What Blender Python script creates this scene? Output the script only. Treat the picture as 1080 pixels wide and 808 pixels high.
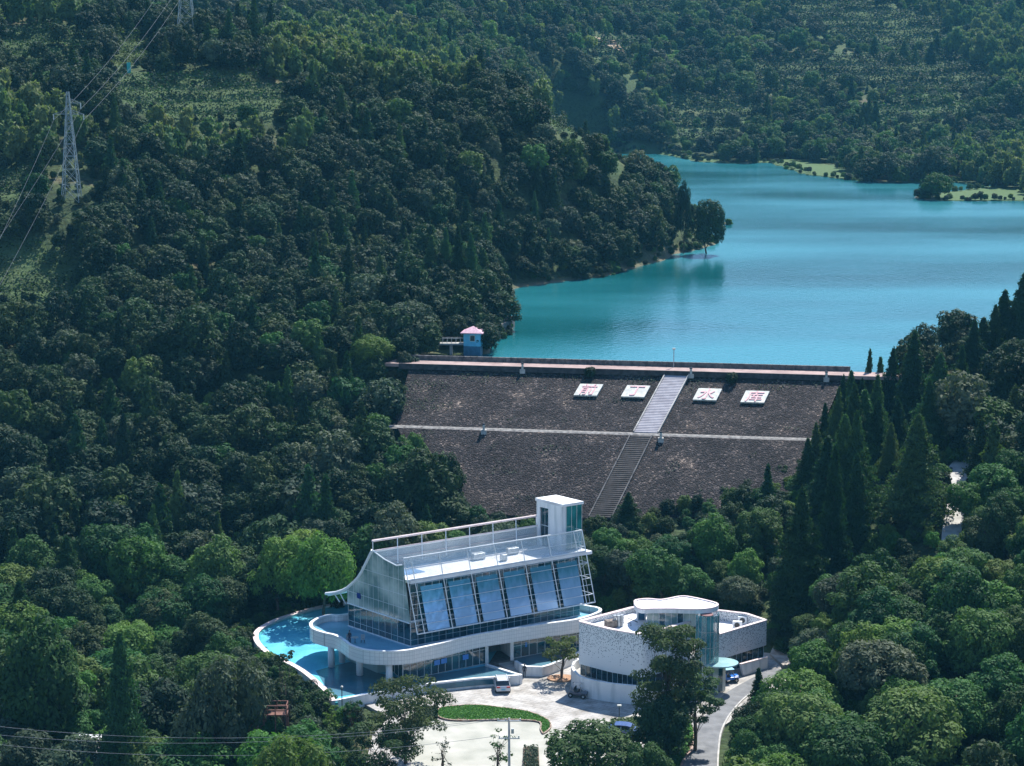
import bpy, math, random
import numpy as np
from math import radians as R, sin, cos, tan, atan, atan2, pi, sqrt, hypot
from mathutils import Vector, Matrix

for o in list(bpy.data.objects):
    bpy.data.objects.remove(o)
C = bpy.context.scene.collection
SC = bpy.context.scene

# ---------------------------------------------------------------- camera
CAM_Z = 83.0; F = 2180.0; PITCH = R(10.5)
cam_d = bpy.data.cameras.new('camera'); cam = bpy.data.objects.new('camera', cam_d); C.objects.link(cam)
cam_d.sensor_width = 36; cam_d.lens = F / 1080 * 36; cam_d.clip_start = 1; cam_d.clip_end = 6000
cam.location = (0, 0, CAM_Z); cam.rotation_euler = (pi / 2 - PITCH, 0, 0)
SC.camera = cam

# ---------------------------------------------------------------- light
SUN_EL = R(53); SUN_AZ = R(28)        # azimuth from +Y towards +X: the sun stands behind the dam, to the right
w = bpy.data.worlds.new('World'); SC.world = w; w.use_nodes = True
nt = w.node_tree; nt.nodes.clear()
sky = nt.nodes.new('ShaderNodeTexSky'); sky.sky_type = 'NISHITA'; sky.sun_disc = False
sky.sun_elevation = SUN_EL; sky.sun_rotation = SUN_AZ; sky.air_density = 1.0; sky.dust_density = 0.2; sky.ozone_density = 6.0
bg = nt.nodes.new('ShaderNodeBackground'); bg.inputs[1].default_value = 0.12
wo = nt.nodes.new('ShaderNodeOutputWorld')
nt.links.new(sky.outputs[0], bg.inputs[0]); nt.links.new(bg.outputs[0], wo.inputs[0])
sl = bpy.data.lights.new('sun', 'SUN'); sl.energy = 5.0; sl.angle = R(0.53); sl.color = (1.0, 0.96, 0.90)
sun = bpy.data.objects.new('sun', sl); C.objects.link(sun)
sdir = Vector((cos(SUN_EL) * sin(SUN_AZ), cos(SUN_EL) * cos(SUN_AZ), sin(SUN_EL)))
sun.rotation_euler = sdir.to_track_quat('Z', 'Y').to_euler(); sun.location = (150, 300, 400)
SC.view_settings.view_transform = 'Standard'; SC.view_settings.look = 'None'
SC.view_settings.exposure = 0.85; SC.view_settings.gamma = 1
SC.render.engine = 'CYCLES'
SC.cycles.use_denoising = True
SC.cycles.max_bounces = 6; SC.cycles.diffuse_bounces = 2; SC.cycles.glossy_bounces = 3
SC.cycles.transmission_bounces = 4; SC.cycles.transparent_max_bounces = 8; SC.cycles.volume_bounces = 0
SC.cycles.caustics_reflective = False; SC.cycles.caustics_refractive = False

random.seed(7); rng = np.random.default_rng(11)

# ---------------------------------------------------------------- sight-line helpers (used to read real positions off the view)
def ray(px, py):
    u = (px - 540) / F; v = (py - 404) / F
    return Vector((u, cos(PITCH) - v * sin(PITCH), -sin(PITCH) - v * cos(PITCH)))
def G(px, py, z=0.0):
    d = ray(px, py); t = (z - CAM_Z) / d.z
    return Vector((d.x * t, d.y * t, z))
def W(px, py, Y):
    d = ray(px, py); t = Y / d.y
    return Vector((d.x * t, Y, CAM_Z + d.z * t))
def project(X, Y, Z):
    dz = Z - CAM_Z
    dep = Y * cos(PITCH) - dz * sin(PITCH)
    up = Y * sin(PITCH) + dz * cos(PITCH)
    return 540 + F * X / dep, 404 - F * up / dep

# ---------------------------------------------------------------- materials
def new_mat(name):
    m = bpy.data.materials.new(name); m.use_nodes = True
    return m, m.node_tree, m.node_tree.nodes['Principled BSDF']
def ramp(nt, stops):
    r = nt.nodes.new('ShaderNodeValToRGB'); e = r.color_ramp.elements
    while len(e) < len(stops): e.new(0.5)
    for k, (p, c) in enumerate(stops):
        e[k].position = p; e[k].color = (*c, 1) if len(c) == 3 else c
    return r
def coord(nt, scale=(1, 1, 1)):
    tc = nt.nodes.new('ShaderNodeTexCoord'); mp = nt.nodes.new('ShaderNodeMapping'); mp.inputs['Scale'].default_value = scale
    nt.links.new(tc.outputs['Object'], mp.inputs[0]); return mp.outputs[0]
def noise_mat(name, c1, c2, scale=1.0, rough=0.7, bump=0.0, detail=6, stretch=(1, 1, 1), metal=0.0, spec=0.4, lo=0.35, hi=0.65, bscale=None, coat=0):
    m, nt, b = new_mat(name)
    co = coord(nt, stretch)
    n = nt.nodes.new('ShaderNodeTexNoise'); n.inputs['Scale'].default_value = scale; n.inputs['Detail'].default_value = detail
    nt.links.new(co, n.inputs['Vector'])
    r = ramp(nt, [(lo, c1), (hi, c2)]); nt.links.new(n.outputs[0], r.inputs[0]); nt.links.new(r.outputs[0], b.inputs['Base Color'])
    b.inputs['Roughness'].default_value = rough; b.inputs['Metallic'].default_value = metal; b.inputs['Specular IOR Level'].default_value = spec
    b.inputs['Coat Weight'].default_value = coat
    if bump:
        n2 = nt.nodes.new('ShaderNodeTexNoise'); n2.inputs['Scale'].default_value = bscale or scale * 3; n2.inputs['Detail'].default_value = 4
        nt.links.new(co, n2.inputs['Vector'])
        bp = nt.nodes.new('ShaderNodeBump'); bp.inputs['Strength'].default_value = 1; bp.inputs['Distance'].default_value = bump
        nt.links.new(n2.outputs[0], bp.inputs['Height']); nt.links.new(bp.outputs[0], b.inputs['Normal'])
    return m

def leaf_mat(name, dark, mid, light, trans=0.35, nscale=0.5, rough=0.65):
    """foliage: colour varies per tree (object random), in patches and per leaf; thin leaves let some sun through"""
    m, nt, b = new_mat(name)
    oi = nt.nodes.new('ShaderNodeObjectInfo')
    at = nt.nodes.new('ShaderNodeAttribute'); at.attribute_name = 'tone'
    r = ramp(nt, [(0.0, dark), (0.5, mid), (1.0, light)])
    ma = nt.nodes.new('ShaderNodeMath'); ma.operation = 'MULTIPLY_ADD'; ma.inputs[1].default_value = 0.6
    m2 = nt.nodes.new('ShaderNodeMath'); m2.operation = 'MULTIPLY'; m2.inputs[1].default_value = 0.45
    nt.links.new(at.outputs['Fac'], m2.inputs[0])
    nt.links.new(oi.outputs['Random'], ma.inputs[0]); nt.links.new(m2.outputs[0], ma.inputs[2])
    nt.links.new(ma.outputs[0], r.inputs[0])
    hs = nt.nodes.new('ShaderNodeHueSaturation'); nt.links.new(r.outputs[0], hs.inputs['Color'])
    mr = nt.nodes.new('ShaderNodeMapRange'); mr.inputs['To Min'].default_value = 0.465; mr.inputs['To Max'].default_value = 0.535
    ms = nt.nodes.new('ShaderNodeMath'); ms.operation = 'FRACT'; mm = nt.nodes.new('ShaderNodeMath'); mm.operation = 'MULTIPLY'; mm.inputs[1].default_value = 7.31
    nt.links.new(oi.outputs['Random'], mm.inputs[0]); nt.links.new(mm.outputs[0], ms.inputs[0]); nt.links.new(ms.outputs[0], mr.inputs[0])
    nt.links.new(mr.outputs[0], hs.inputs['Hue'])
    nt.links.new(hs.outputs[0], b.inputs['Base Color'])
    b.inputs['Roughness'].default_value = rough; b.inputs['Specular IOR Level'].default_value = 0.12
    tr = nt.nodes.new('ShaderNodeBsdfTranslucent')
    br = nt.nodes.new('ShaderNodeMixRGB'); br.blend_type = 'MULTIPLY'; br.inputs[0].default_value = 1; br.inputs[2].default_value = (1.0, 1.15, 0.5, 1)
    nt.links.new(hs.outputs[0], br.inputs[1]); nt.links.new(br.outputs[0], tr.inputs[0])
    mx = nt.nodes.new('ShaderNodeMixShader'); mx.inputs[0].default_value = trans
    nt.links.new(b.outputs[0], mx.inputs[1]); nt.links.new(tr.outputs[0], mx.inputs[2])
    nt.links.new(mx.outputs[0], nt.nodes['Material Output'].inputs[0])
    return m

MAT = {}
MAT['bark'] = noise_mat('bark', (.05, .035, .025), (.13, .10, .075), 3, .9, .03, stretch=(1, 1, .2))
MAT['leaf_dark'] = leaf_mat('leaf_dark', (.005, .018, .009), (.016, .042, .017), (.055, .092, .032), .24)
MAT['leaf_green'] = leaf_mat('leaf_green', (.012, .042, .014), (.036, .095, .026), (.11, .19, .050), .32)
MAT['leaf_grey'] = leaf_mat('leaf_grey', (.018, .036, .022), (.042, .068, .040), (.11, .14, .080), .24)
MAT['leaf_bright'] = leaf_mat('leaf_bright', (.030, .085, .018), (.075, .160, .034), (.16, .27, .058), .36)
MAT['leaf_bamboo'] = leaf_mat('leaf_bamboo', (.045, .085, .030), (.10, .155, .056), (.19, .24, .10), .32)
MAT['leaf_conifer'] = leaf_mat('leaf_conifer', (.007, .030, .013), (.024, .068, .026), (.085, .150, .050), .30)
MAT['leaf_olive'] = leaf_mat('leaf_olive', (.030, .058, .026), (.060, .098, .042), (.125, .175, .078), .40)
MAT['tea'] = leaf_mat('leaf_tea', (.036, .072, .024), (.070, .115, .040), (.12, .17, .062), .2)
MAT['grass'] = leaf_mat('leaf_grass', (.06, .13, .025), (.09, .19, .035), (.13, .23, .05), .3)

# ---------------------------------------------------------------- object helpers
def tag(o, label=None, cat=None, group=None, kind=None):
    if label: o['label'] = label
    if cat: o['category'] = cat
    if group: o['group'] = group
    if kind: o['kind'] = kind
    return o
def thing(name, label, cat, loc=(0, 0, 0), rz=0.0, group=None):
    o = bpy.data.objects.new(name, None); C.objects.link(o); o.empty_display_size = 0.2
    o.location = loc; o.rotation_euler = (0, 0, rz); return tag(o, label, cat, group)
def root_loc(p):
    v = Vector((0, 0, 0))
    while p is not None: v += p.location; p = p.parent
    return v
class MB:
    """collects faces into one mesh"""
    def __init__(s): s.v = []; s.f = []; s.mi = []; s.cur = 0
    def add(s, vs, fs):
        b = len(s.v); s.v += [tuple(v) for v in vs]; s.f += [tuple(i + b for i in f) for f in fs]; s.mi += [s.cur] * len(fs); return s
    def box(s, c, d, rz=0.0, taper=1.0):
        cx, cy, cz = c; hx, hy, hz = d[0] / 2, d[1] / 2, d[2] / 2
        ca, sa = cos(rz), sin(rz); vs = []
        for z, k in ((-hz, 1.0), (hz, taper)):
            for x, y in ((-hx, -hy), (hx, -hy), (hx, hy), (-hx, hy)):
                x *= k; y *= k; vs.append((cx + x * ca - y * sa, cy + x * sa + y * ca, cz + z))
        return s.add(vs, [(0, 3, 2, 1), (4, 5, 6, 7), (0, 1, 5, 4), (1, 2, 6, 5), (2, 3, 7, 6), (3, 0, 4, 7)])
    def prism(s, poly, z0, z1, cap=True, taper=None):
        n = len(poly); zf = (lambda p: z0) if not callable(z0) else z0
        p2 = poly if taper is None else taper
        vs = [(p[0], p[1], z0) for p in poly] + [(p[0], p[1], z1) for p in p2]
        fs = [(i, (i + 1) % n, (i + 1) % n + n, i + n) for i in range(n)]
        if cap: fs += [tuple(range(n - 1, -1, -1)), tuple(range(n, 2 * n))]
        return s.add(vs, fs)
    def hexa(s, p8):
        return s.add(p8, [(0, 3, 2, 1), (4, 5, 6, 7), (0, 1, 5, 4), (1, 2, 6, 5), (2, 3, 7, 6), (3, 0, 4, 7)])
    def slab(s, a, b, c, d, t):
        """quad a b c d given a thickness t along its normal"""
        a, b, c, d = map(Vector, (a, b, c, d)); n = (b - a).cross(d - a).normalized() * t
        return s.hexa([a, b, c, d, a + n, b + n, c + n, d + n])
    def tube(s, pts, r, n=6, r2=None):
        pts = [Vector(p) for p in pts]; m = len(pts); b = len(s.v); vs = []; fs = []
        for i, p in enumerate(pts):
            t = (pts[min(i + 1, m - 1)] - pts[max(i - 1, 0)]).normalized()
            ref = Vector((0, 0, 1)) if abs(t.z) < .9 else Vector((1, 0, 0))
            e1 = t.cross(ref).normalized(); e2 = t.cross(e1).normalized()
            rr = r if r2 is None else r + (r2 - r) * i / max(1, m - 1)
            for k in range(n):
                a = 2 * pi * (k + .5) / n; vs.append(p + e1 * cos(a) * rr + e2 * sin(a) * rr)
        for i in range(m - 1):
            for k in range(n):
                fs.append((i * n + k, i * n + (k + 1) % n, (i + 1) * n + (k + 1) % n, (i + 1) * n + k))
        fs += [tuple(range(n - 1, -1, -1)), tuple(range((m - 1) * n, m * n))]
        return s.add(vs, fs)
    def bar(s, a, b, w_, h=None):
        return s.tube([a, b], w_ * .7071, 4)
    def strip(s, path, z0, z1, t, closed=False, flare=0.0):
        """wall of thickness t along a plan path (inner side to the left); z0, z1 numbers"""
        n = len(path); L = offset_path(path, t, closed)
        outer0 = offset_path(path, -flare, closed) if flare else path
        vs = []
        for i in range(n):
            vs += [(path[i][0], path[i][1], z0) if not flare else (offset_path_pt(path, flare, closed, i)[0], offset_path_pt(path, flare, closed, i)[1], z0),
                   (path[i][0], path[i][1], z1), (L[i][0], L[i][1], z1), (L[i][0], L[i][1], z0)]
        fs = []
        for i in range(n if closed else n - 1):
            j = (i + 1) % n
            for k in range(4):
                l = (k + 1) % 4; fs.append((i * 4 + k, j * 4 + k, j * 4 + l, i * 4 + l))
        if not closed: fs += [(0, 1, 2, 3), tuple((n - 1) * 4 + k for k in (3, 2, 1, 0))]
        return s.add(vs, fs)
    def ball(s, c, r, nu=10, nv=6, sz=1.0):
        vs = []; fs = []
        for j in range(nv + 1):
            ph = pi * j / nv
            for i in range(nu):
                th = 2 * pi * i / nu
                vs.append((c[0] + r * sin(ph) * cos(th), c[1] + r * sin(ph) * sin(th), c[2] + r * cos(ph) * sz))
        for j in range(nv):
            for i in range(nu):
                fs.append((j * nu + i, (j + 1) * nu + i, (j + 1) * nu + (i + 1) % nu, j * nu + (i + 1) % nu))
        return s.add(vs, fs)
    def mesh(s, name, mats, off=(0, 0, 0), smooth=False):
        me = bpy.data.meshes.new(name); ox, oy, oz = off
        me.from_pydata([(x - ox, y - oy, z - oz) for x, y, z in s.v], [], s.f)
        for m in (mats if isinstance(mats, (list, tuple)) else [mats]): me.materials.append(m)
        if any(s.mi): me.polygons.foreach_set('material_index', s.mi)
        if smooth: me.polygons.foreach_set('use_smooth', [True] * len(me.polygons))
        me.update(); return me
    def build(s, name, mats, parent=None, smooth=False, local=False, bevel=0.0, recalc=True):
        off = Vector((0, 0, 0)) if (local or parent is None) else root_loc(parent)
        me = s.mesh(name, mats, off, smooth)
        if recalc:
            import bmesh
            bm = bmesh.new(); bm.from_mesh(me); bmesh.ops.recalc_face_normals(bm, faces=bm.faces); bm.to_mesh(me); bm.free()
        o = bpy.data.objects.new(name, me); C.objects.link(o)
        if parent is not None: o.parent = parent
        if bevel:
            md = o.modifiers.new('bevel', 'BEVEL'); md.width = bevel; md.segments = 2; md.limit_method = 'ANGLE'
        return o
def offset_path(path, t, closed=False):
    return [offset_path_pt(path, t, closed, i) for i in range(len(path))]
def offset_path_pt(path, t, closed, i):
    n = len(path)
    a = path[(i - 1) % n] if (closed or i > 0) else None
    b = path[i]; c = path[(i + 1) % n] if (closed or i < n - 1) else None
    def nrm(p, q):
        dx, dy = q[0] - p[0], q[1] - p[1]; l = hypot(dx, dy) or 1; return (-dy / l, dx / l)
    if a is None: nx, ny = nrm(b, c)
    elif c is None: nx, ny = nrm(a, b)
    else:
        n1, n2 = nrm(a, b), nrm(b, c); nx, ny = n1[0] + n2[0], n1[1] + n2[1]; l = hypot(nx, ny) or 1; nx /= l; ny /= l
        k = max(.5, nx * n1[0] + ny * n1[1]); nx /= k; ny /= k
    return (b[0] + nx * t, b[1] + ny * t)
def smooth_path(pts, n=6, closed=False):
    out = []; m = len(pts); pts = [Vector((p[0], p[1])) for p in pts]
    for i in range(m if closed else m - 1):
        p0 = pts[(i - 1) % m] if (closed or i > 0) else pts[i]; p1 = pts[i]; p2 = pts[(i + 1) % m]
        p3 = pts[(i + 2) % m] if (closed or i < m - 2) else p2
        for k in range(n):
            t = k / n
            v = .5 * ((2 * p1) + (p2 - p0) * t + (2 * p0 - 5 * p1 + 4 * p2 - p3) * t * t + (3 * p1 - p0 - 3 * p2 + p3) * t ** 3)
            out.append((v.x, v.y))
    if not closed: out.append(tuple(pts[-1]))
    return out
def in_poly(X, Y, poly):
    """vectorised point in polygon"""
    X = np.asarray(X, float); Y = np.asarray(Y, float); r = np.zeros(X.shape, bool); n = len(poly)
    for i in range(n):
        x1, y1 = poly[i][0], poly[i][1]; x2, y2 = poly[(i + 1) % n][0], poly[(i + 1) % n][1]
        if y1 == y2: continue
        c = ((y1 > Y) != (y2 > Y)) & (X < (x2 - x1) * (Y - y1) / (y2 - y1) + x1); r ^= c
    return r
def poly_dist(X, Y, poly):
    """signed distance (positive outside)"""
    X = np.asarray(X, float); Y = np.asarray(Y, float); d = np.full(X.shape, 1e9); n = len(poly)
    for i in range(n):
        x1, y1 = poly[i][0], poly[i][1]; x2, y2 = poly[(i + 1) % n][0], poly[(i + 1) % n][1]
        dx, dy = x2 - x1, y2 - y1; L = dx * dx + dy * dy or 1
        t = np.clip(((X - x1) * dx + (Y - y1) * dy) / L, 0, 1)
        d = np.minimum(d, np.hypot(X - x1 - t * dx, Y - y1 - t * dy))
    return np.where(in_poly(X, Y, poly), -d, d)

# ================================================================ the lie of the land
WATER = 21.3
CTRL = [(0,600,290),(100,600,290),(0,500,315),(100,500,315),(200,520,310),(300,560,300),(400,540,300),(0,400,345),(100,400,345),(200,400,345),
 (300,430,340),(400,430,338),(380,350,370),(0,300,380),(150,300,385),(300,300,400),(430,310,400),(500,300,430),(75,215,400),(200,200,430),
 (300,200,440),(450,200,460),(600,220,480),(680,240,490),(0,130,440),(130,120,450),(250,110,470),(400,120,490),(520,140,490),(100,60,500),
 (200,45,510),(300,62,510),(400,88,510),(480,113,505),(560,133,500),(640,168,500),(700,203,505),(740,246,515),(0,22,520),(-150,30,520),(-150,200,430),(-150,400,350),(-150,600,290),
 (300,40,700),(450,80,720),(550,100,760),(650,135,850),(600,60,900),(450,20,850),(550,0,950),(300,0,850),
 (760,130,880),(760,80,950),(760,30,1050),(760,0,1130),(900,130,880),(900,60,980),(900,0,1100),(1050,160,840),(1050,100,930),(1050,30,1080),(1080,0,1150),
 (1200,100,930),(1200,0,1150),
 (1080,362,345),(980,428,343),(1050,405,345),(1080,452,320),(1000,480,300),(900,560,280),(1080,520,280),(850,640,265),(1000,600,260),(1080,640,250),
 (900,680,245),(1000,720,230),(850,760,222),(1080,780,215),(1000,808,210),(1200,420,320),(1200,600,260),(1250,320,345)]
cp = [tuple(W(*c)) for c in CTRL]
cp += [(-60,235,-6),(-45,225,-8),(-38,235,-6),(-70,260,-4),(-40,260,-4),(-25,272,-1),(-50,280,0),(-30,210,-6),(-12,205,-2),(-20,180,-10),(20,180,-8),(-80,180,-10),
 (0,262,0),(15,262,0),(0,240,0),(20,240,0),(0,222,0),(20,222,0),(35,262,1),(10,280,3),(-5,285,3),(25,285,3.5),(5,300,5.5),(30,300,5.5),(-10,300,5.5),(60,180,-2),
 (-100,630,50),(-30,620,44),(20,600,32),(60,580,20),(-250,700,85),(-160,560,80),(-250,520,85),(-250,400,60),(-250,300,25),(-200,200,0),(-400,400,70),
 (-200,1000,110),(0,1400,132),(-400,1300,150),(400,1400,140),(0,1900,200),(-500,1900,220),(500,1900,220),(500,1000,90),(420,800,50),(300,600,40),(250,450,45),(200,340,50),(170,250,35),(150,180,20),
 (-600,800,120),(700,700,80),(260,900,48),(330,850,45)]
cp = np.array(cp)
def tps(P, V, lam=0.5):
    n = len(P); S = 200.0; Q = P / S
    r2 = ((Q[:, None] - Q[None]) ** 2).sum(-1); K = np.where(r2 > 0, .5 * r2 * np.log(r2 + 1e-12), 0)
    A = np.zeros((n + 3, n + 3)); A[:n, :n] = K + np.eye(n) * lam * 1e-3; A[:n, n] = 1; A[:n, n + 1:] = Q; A[n, :n] = 1; A[n + 1:, :n] = Q.T
    b = np.zeros(n + 3); b[:n] = V; s = np.linalg.solve(A, b)
    def f(X, Y):
        X = np.asarray(X, float); sh = X.shape; x = X.ravel() / S; y = np.asarray(Y, float).ravel() / S; out = s[n] + s[n + 1] * x + s[n + 2] * y
        for k in range(n):
            r2 = (x - Q[k, 0]) ** 2 + (y - Q[k, 1]) ** 2
            out = out + s[k] * .5 * r2 * np.log(r2 + 1e-12)
        return out.reshape(sh)
    return f
land0 = tps(cp[:, :2], cp[:, 2], 2.0)

# lake outline: west bank read from the view, the east side beyond the frame guessed
shore_px = [(515,376),(524,362),(541,351),(540,343),(524,334),(527,312),(549,303),(585,298),(640,292),(668,283),(700,275),(712,268),(735,264),(757,258),(757,252),
            (738,248),(720,240)]
lake = [tuple(G(x, y, WATER)[:2]) for x, y in shore_px]
back = [(62,575),(45,640),(30,720),(20,790)]      # the bank that the spur hides
lake += back
far_px = [(600,158),(640,160),(664,163),(690,162),(716,166),(735,171),(776,173),(808,172),(828,178),(845,184),(890,190),(930,193),(1010,193)]
lake += [tuple(G(x, y, WATER)[:2]) for x, y in far_px]
lake += [tuple(G(x, y, WATER)[:2]) for x, y in [(1040,196),(1010,201),(972,205),(962,209),(985,212),(1080,212),(1160,213)]]
lake += [(215,640),(190,520),(150,430),(110,385),(85,362),(70,352),(62,344),(53,336),(25,341),(-5,346)]
DAM_A = G(440, 380, 23.0); DAM_B = G(885, 392, 23.0)
du = (DAM_B - DAM_A).normalized(); dn0 = Vector((du.y, -du.x, 0)); SKEW = .27; dn = dn0 - du * SKEW   # along the crest, and downstream
DAM_A = DAM_A - du * 1.0
def dam_pt(s, d, z): v = DAM_A + du * s + dn * d; return Vector((v.x, v.y, z))
def dam_sd(p): v = Vector((p[0], p[1], 0)) - Vector((DAM_A.x, DAM_A.y, 0)); d_ = v.dot(dn0); return v.dot(du) + SKEW * d_, d_
KEEP = []
pad = [tuple(G(*c)[:2]) for c in ((330,645),(302,652),(276,663),(271,670),(274,680),(286,690),(306,700.5),(321,709.5),(336,722),(346,732),(352,739))] + [(-17,228),(-17,200),(22,200),(23.5,212),(25,222),(30,231),(34,240),(34,256),(22,262),(16,270),(-2,274),(-20,268)]
dam_foot = [tuple(dam_pt(0, -14, 0)[:2]), tuple(dam_pt(78, -14, 0)[:2]), tuple(dam_pt(78, 4, 0)[:2]), tuple(dam_pt(68, 20, 0)[:2]), tuple(dam_pt(60, 30, 0)[:2]), tuple(dam_pt(44, 42, 0)[:2]), tuple(dam_pt(26, 42, 0)[:2]), tuple(dam_pt(4.5, 18, 0)[:2]), tuple(dam_pt(.5, 4, 0)[:2])]
def vnoise(X, Y, s, seed):
    r = np.random.default_rng(seed); t = r.random((64, 64)); x = np.asarray(X) / s; y = np.asarray(Y) / s
    xi = np.floor(x).astype(int); yi = np.floor(y).astype(int); fx = x - xi; fy = y - yi; fx = fx * fx * (3 - 2 * fx); fy = fy * fy * (3 - 2 * fy)
    g = lambda a, b: t[a % 64, b % 64]
    return (g(xi, yi) * (1 - fx) + g(xi + 1, yi) * fx) * (1 - fy) + (g(xi, yi + 1) * (1 - fx) + g(xi + 1, yi + 1) * fx) * fy - .5
def land(X, Y):
    X = np.asarray(X, float); Y = np.asarray(Y, float)
    z = land0(X, Y) + vnoise(X, Y, 22, 1) * 3.0 * np.clip((Y - 270) / 60, 0, 1) + vnoise(X, Y, 60, 2) * 8 * np.clip((Y - 560) / 100, 0, 1)
    d = poly_dist(X, Y, lake)
    t = np.clip(d / 16, 0, 1)
    bank = WATER - .25 + np.clip(d, 0, 40) * .28
    z2 = np.where(z < bank, np.maximum(z, WATER + .15), bank * (1 - t) + z * t)
    near_dam = (Y < 344) & (X < 75)
    z2 = np.where(near_dam & (d > 0), z, z2)
    z2 = np.where(~near_dam & (d > 0) & (d < 60), np.maximum(z2, WATER + .12), z2)
    z = np.where(d < 0, np.minimum(z, WATER - .3 + d * .35), z2)
    dp = poly_dist(X, Y, pad); t = np.clip(dp / 5, 0, 1); z = np.where(dp < 0, -.35, -.35 * (1 - t) + z * t)
    df = poly_dist(X, Y, dam_foot)
    z = np.where(df < 0, np.minimum(z, 2.5), z)
    return z
# ---------------------------------------------------------------- terrain sheet
def axis(segs):
    out = []
    for a, b, s in segs:
        out += list(np.arange(a, b, s))
    out.append(segs[-1][1]); return np.array(out, float)
gx = axis([(-900, -300, 25), (-300, -130, 4), (-130, 130, 2), (130, 320, 4), (320, 900, 25)])
gy = axis([(90, 190, 10), (190, 570, 2), (570, 1200, 3), (1200, 2400, 40)])
GXX, GYY = np.meshgrid(gx, gy)
GZ = land(GXX, GYY)
GZ += vnoise(GXX, GYY, 5, 5) * .5 * ((poly_dist(GXX, GYY, pad) > 4) & (poly_dist(GXX, GYY, lake) > 3))
nx, ny = len(gx), len(gy)
vs = np.stack([GXX.ravel(), GYY.ravel(), GZ.ravel()], 1)
ii = (np.arange(ny - 1)[:, None] * nx + np.arange(nx - 1)[None]).ravel()
fc = np.stack([ii, ii + 1, ii + nx + 1, ii + nx], 1)
def np_mesh(name, v, f, mat, smooth=True, tone=None):
    me = bpy.data.meshes.new(name); k = f.shape[1]
    me.vertices.add(len(v)); me.vertices.foreach_set('co', np.ascontiguousarray(v, dtype=np.float32).ravel())
    me.loops.add(f.size); me.loops.foreach_set('vertex_index', np.ascontiguousarray(f, dtype=np.int32).ravel())
    me.polygons.add(len(f)); me.polygons.foreach_set('loop_start', np.arange(0, f.size, k, dtype=np.int32))
    me.polygons.foreach_set('loop_total', np.full(len(f), k, dtype=np.int32))
    if smooth: me.polygons.foreach_set('use_smooth', np.ones(len(f), bool))
    if tone is not None:
        a = me.attributes.new('tone', 'FLOAT', 'FACE'); a.data.foreach_set('value', np.ascontiguousarray(tone, dtype=np.float32))
    for m in (mat if isinstance(mat, (list, tuple)) else [mat]): me.materials.append(m)
    me.update(calc_edges=True); me.validate(); return me
def grid_z(x, y):
    x = np.asarray(x, float); y = np.asarray(y, float)
    i = np.clip(np.searchsorted(gx, x) - 1, 0, nx - 2); j = np.clip(np.searchsorted(gy, y) - 1, 0, ny - 2)
    tx = (x - gx[i]) / (gx[i + 1] - gx[i]); ty = (y - gy[j]) / (gy[j + 1] - gy[j])
    return (GZ[j, i] * (1 - tx) + GZ[j, i + 1] * tx) * (1 - ty) + (GZ[j + 1, i] * (1 - tx) + GZ[j + 1, i + 1] * tx) * ty

m, nt, b = new_mat('hillside_ground')
co = coord(nt)
n1 = nt.nodes.new('ShaderNodeTexNoise'); n1.inputs['Scale'].default_value = .06; n1.inputs['Detail'].default_value = 8; nt.links.new(co, n1.inputs['Vector'])
n2 = nt.nodes.new('ShaderNodeTexNoise'); n2.inputs['Scale'].default_value = 1.2; n2.inputs['Detail'].default_value = 6; nt.links.new(co, n2.inputs['Vector'])
r1 = ramp(nt, [(.35, (.030, .050, .022)), (.55, (.055, .080, .032)), (.72, (.12, .10, .065))]); nt.links.new(n1.outputs[0], r1.inputs[0])
r2 = ramp(nt, [(.3, (.45, .45, .45)), (.7, (1.3, 1.3, 1.3))]); nt.links.new(n2.outputs[0], r2.inputs[0])
mx = nt.nodes.new('ShaderNodeMixRGB'); mx.blend_type = 'MULTIPLY'; mx.inputs[0].default_value = 1
nt.links.new(r1.outputs[0], mx.inputs[1]); nt.links.new(r2.outputs[0], mx.inputs[2])
mval_far = None
# bare tan bank in a thin band just above the water level
ge = nt.nodes.new('ShaderNodeNewGeometry'); sx = nt.nodes.new('ShaderNodeSeparateXYZ'); nt.links.new(ge.outputs['Position'], sx.inputs[0])
at = nt.nodes.new('ShaderNodeAttribute'); at.attribute_name = 'bank'
mb = nt.nodes.new('ShaderNodeMixRGB'); mb.inputs[2].default_value = (.20, .17, .12, 1)
nt.links.new(at.outputs['Fac'], mb.inputs[0]); nt.links.new(mx.outputs[0], mb.inputs[1])
ag = nt.nodes.new('ShaderNodeAttribute'); ag.attribute_name = 'meadow'
mg = nt.nodes.new('ShaderNodeMixRGB'); mg.inputs[2].default_value = (.075, .125, .05, 1)
nt.links.new(ag.outputs['Fac'], mg.inputs[0]); nt.links.new(mb.outputs[0], mg.inputs[1])
nt.links.new(mg.outputs[0], b.inputs['Base Color']); b.inputs['Roughness'].default_value = .95; b.inputs['Specular IOR Level'].default_value = .15
bp = nt.nodes.new('ShaderNodeBump'); bp.inputs['Distance'].default_value = .4; nt.links.new(n2.outputs[0], bp.inputs['Height']); nt.links.new(bp.outputs[0], b.inputs['Normal'])
MAT['ground'] = m
terr = bpy.data.objects.new('terrain', np_mesh('terrain', vs, fc, m)); C.objects.link(terr); tag(terr, 'green hilly ground of the valley under the woods', None, kind='structure')
LD = poly_dist(GXX, GYY, lake)
bank = (np.clip(1 - np.abs(LD - .2) / 1.7, 0, 1) * (vnoise(GXX, GYY, 6, 9) + .75)).ravel()
a = terr.data.attributes.new('bank', 'FLOAT', 'POINT'); a.data.foreach_set('value', bank.astype(np.float32))
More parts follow.
